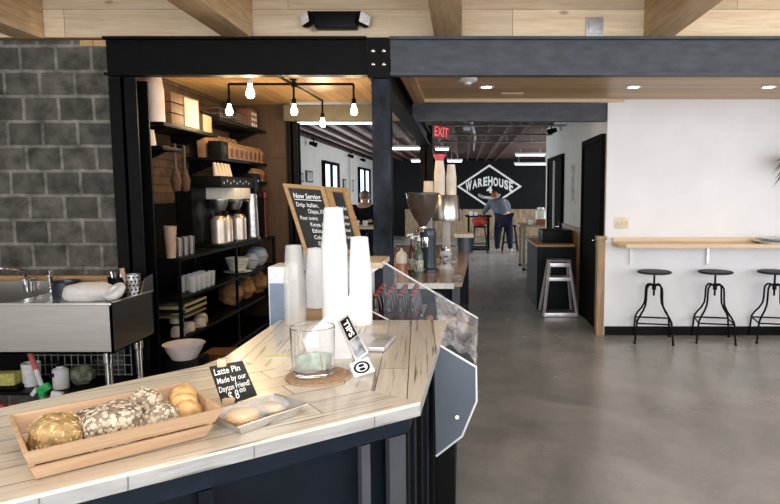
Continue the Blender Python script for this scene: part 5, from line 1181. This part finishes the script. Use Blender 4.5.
JB = {'pelvis':(0,0,.865,.14),'waist':(0,-.01,.98,.13),'chest':(0,-.05,1.20,.150),'neckbase':(0,-.08,1.35,.10),'neck':(.01,-.10,1.41,.052),'headlow':(.015,-.115,1.45,.062),'head':(.02,-.12,1.50,.082),'crown':(.02,-.12,1.565,.055),
 'hipL':(-.10,-.03,.83,.095),'kneeL':(-.13,-.43,.80,.065),'ankleL':(-.13,-.40,.36,.045),'toeL':(-.13,-.52,.31,.036),
 'hipR':(.10,-.03,.83,.095),'kneeR':(.13,-.43,.80,.065),'ankleR':(.13,-.40,.36,.045),'toeR':(.13,-.52,.31,.036),
 'shoulderL':(-.18,-.07,1.31,.062),'elbowL':(-.24,-.25,1.12,.045),'wristL':(-.12,-.48,1.10,.030),'palmL':(-.06,-.53,1.09,.034),
 'shoulderR':(.18,-.07,1.31,.062),'elbowR':(.25,-.25,1.12,.045),'wristR':(.16,-.47,1.10,.030),'palmR':(.10,-.53,1.09,.034)}
person(LB, (-1.75,11.25,.0), JB, [('trousers',['pelvis','hipL','hipR','kneeL','kneeR','ankleL','ankleR'],.018,jeans),('top',['pelvis','waist','chest','neckbase','shoulderL','shoulderR','elbowL','elbowR','wristL','wristR'],.03,dark),('shoes',['ankleL','toeL'],.014,blacksat),('shoes',['ankleR','toeR'],.014,blacksat)])
# ================================================================== LIGHT
W = bpy.data.worlds.new('World'); bpy.context.scene.world = W; W.use_nodes = True
bg = W.node_tree.nodes['Background']; bg.inputs[0].default_value = (.86,.92,1,1); bg.inputs[1].default_value = 1.0
def area(name, loc, rot, sx, sy_, e, col=(1,1,1)):
    l = bpy.data.lights.new(name, 'AREA'); l.shape = 'RECTANGLE'; l.size = sx; l.size_y = sy_; l.energy = e; l.color = col
    o = bpy.data.objects.new(name, l); C.objects.link(o); o.location = loc; o.rotation_euler = rot; return o
area('shopfront_daylight', (.6,-3.4,1.75), (PI/2-.18,0,0), 8.5, 2.4, 440, (.93,.96,1))
area('counter_fill', (-.25,.9,2.62), (0,0,0), 2.6, .5, 23, (1,.98,.95))  # unseen fill light added above the counter to brighten its horizontal surfaces
area('side_window_daylight', (5.1,2.2,1.6), (PI/2,0,PI/2), 5, 2.0, 130, (.93,.96,1))
area('far_room_daylight', (-3.05,15,1.7), (PI/2,0,-PI/2), 8, 1.2, 170, (.85,.93,1))
area('far_room_daylight_right', (5.0,16.5,1.7), (PI/2,0,PI/2), 7, 1.8, 420, (.9,.95,1))
for x_ in (.234,1.64,2.93):
    l = bpy.data.lights.new('downlight_beam', 'SPOT'); l.energy = 18; l.spot_size = 2.0; l.spot_blend = .8; l.color = (1,.9,.75); l.shadow_soft_size = .05
    o = bpy.data.objects.new('downlight_beam', l); C.objects.link(o); o.location = (x_,6.05,2.585)
# ================================================================== CAMERA
cam = bpy.data.cameras.new('camera'); cam.sensor_width = 36; cam.sensor_fit = 'HORIZONTAL'; cam.lens = F_PX/780*36; cam.shift_x = -72/780; cam.clip_end = 100
co = bpy.data.objects.new('camera', cam); C.objects.link(co); co.location = (0,0,CH); co.rotation_euler = (PI/2-TH,0,0)
S = bpy.context.scene; S.camera = co
S.view_settings.view_transform = 'Standard'; S.view_settings.look = 'None'; S.view_settings.gamma = 1; S.view_settings.use_curve_mapping = False
S.view_settings.exposure = 0.0
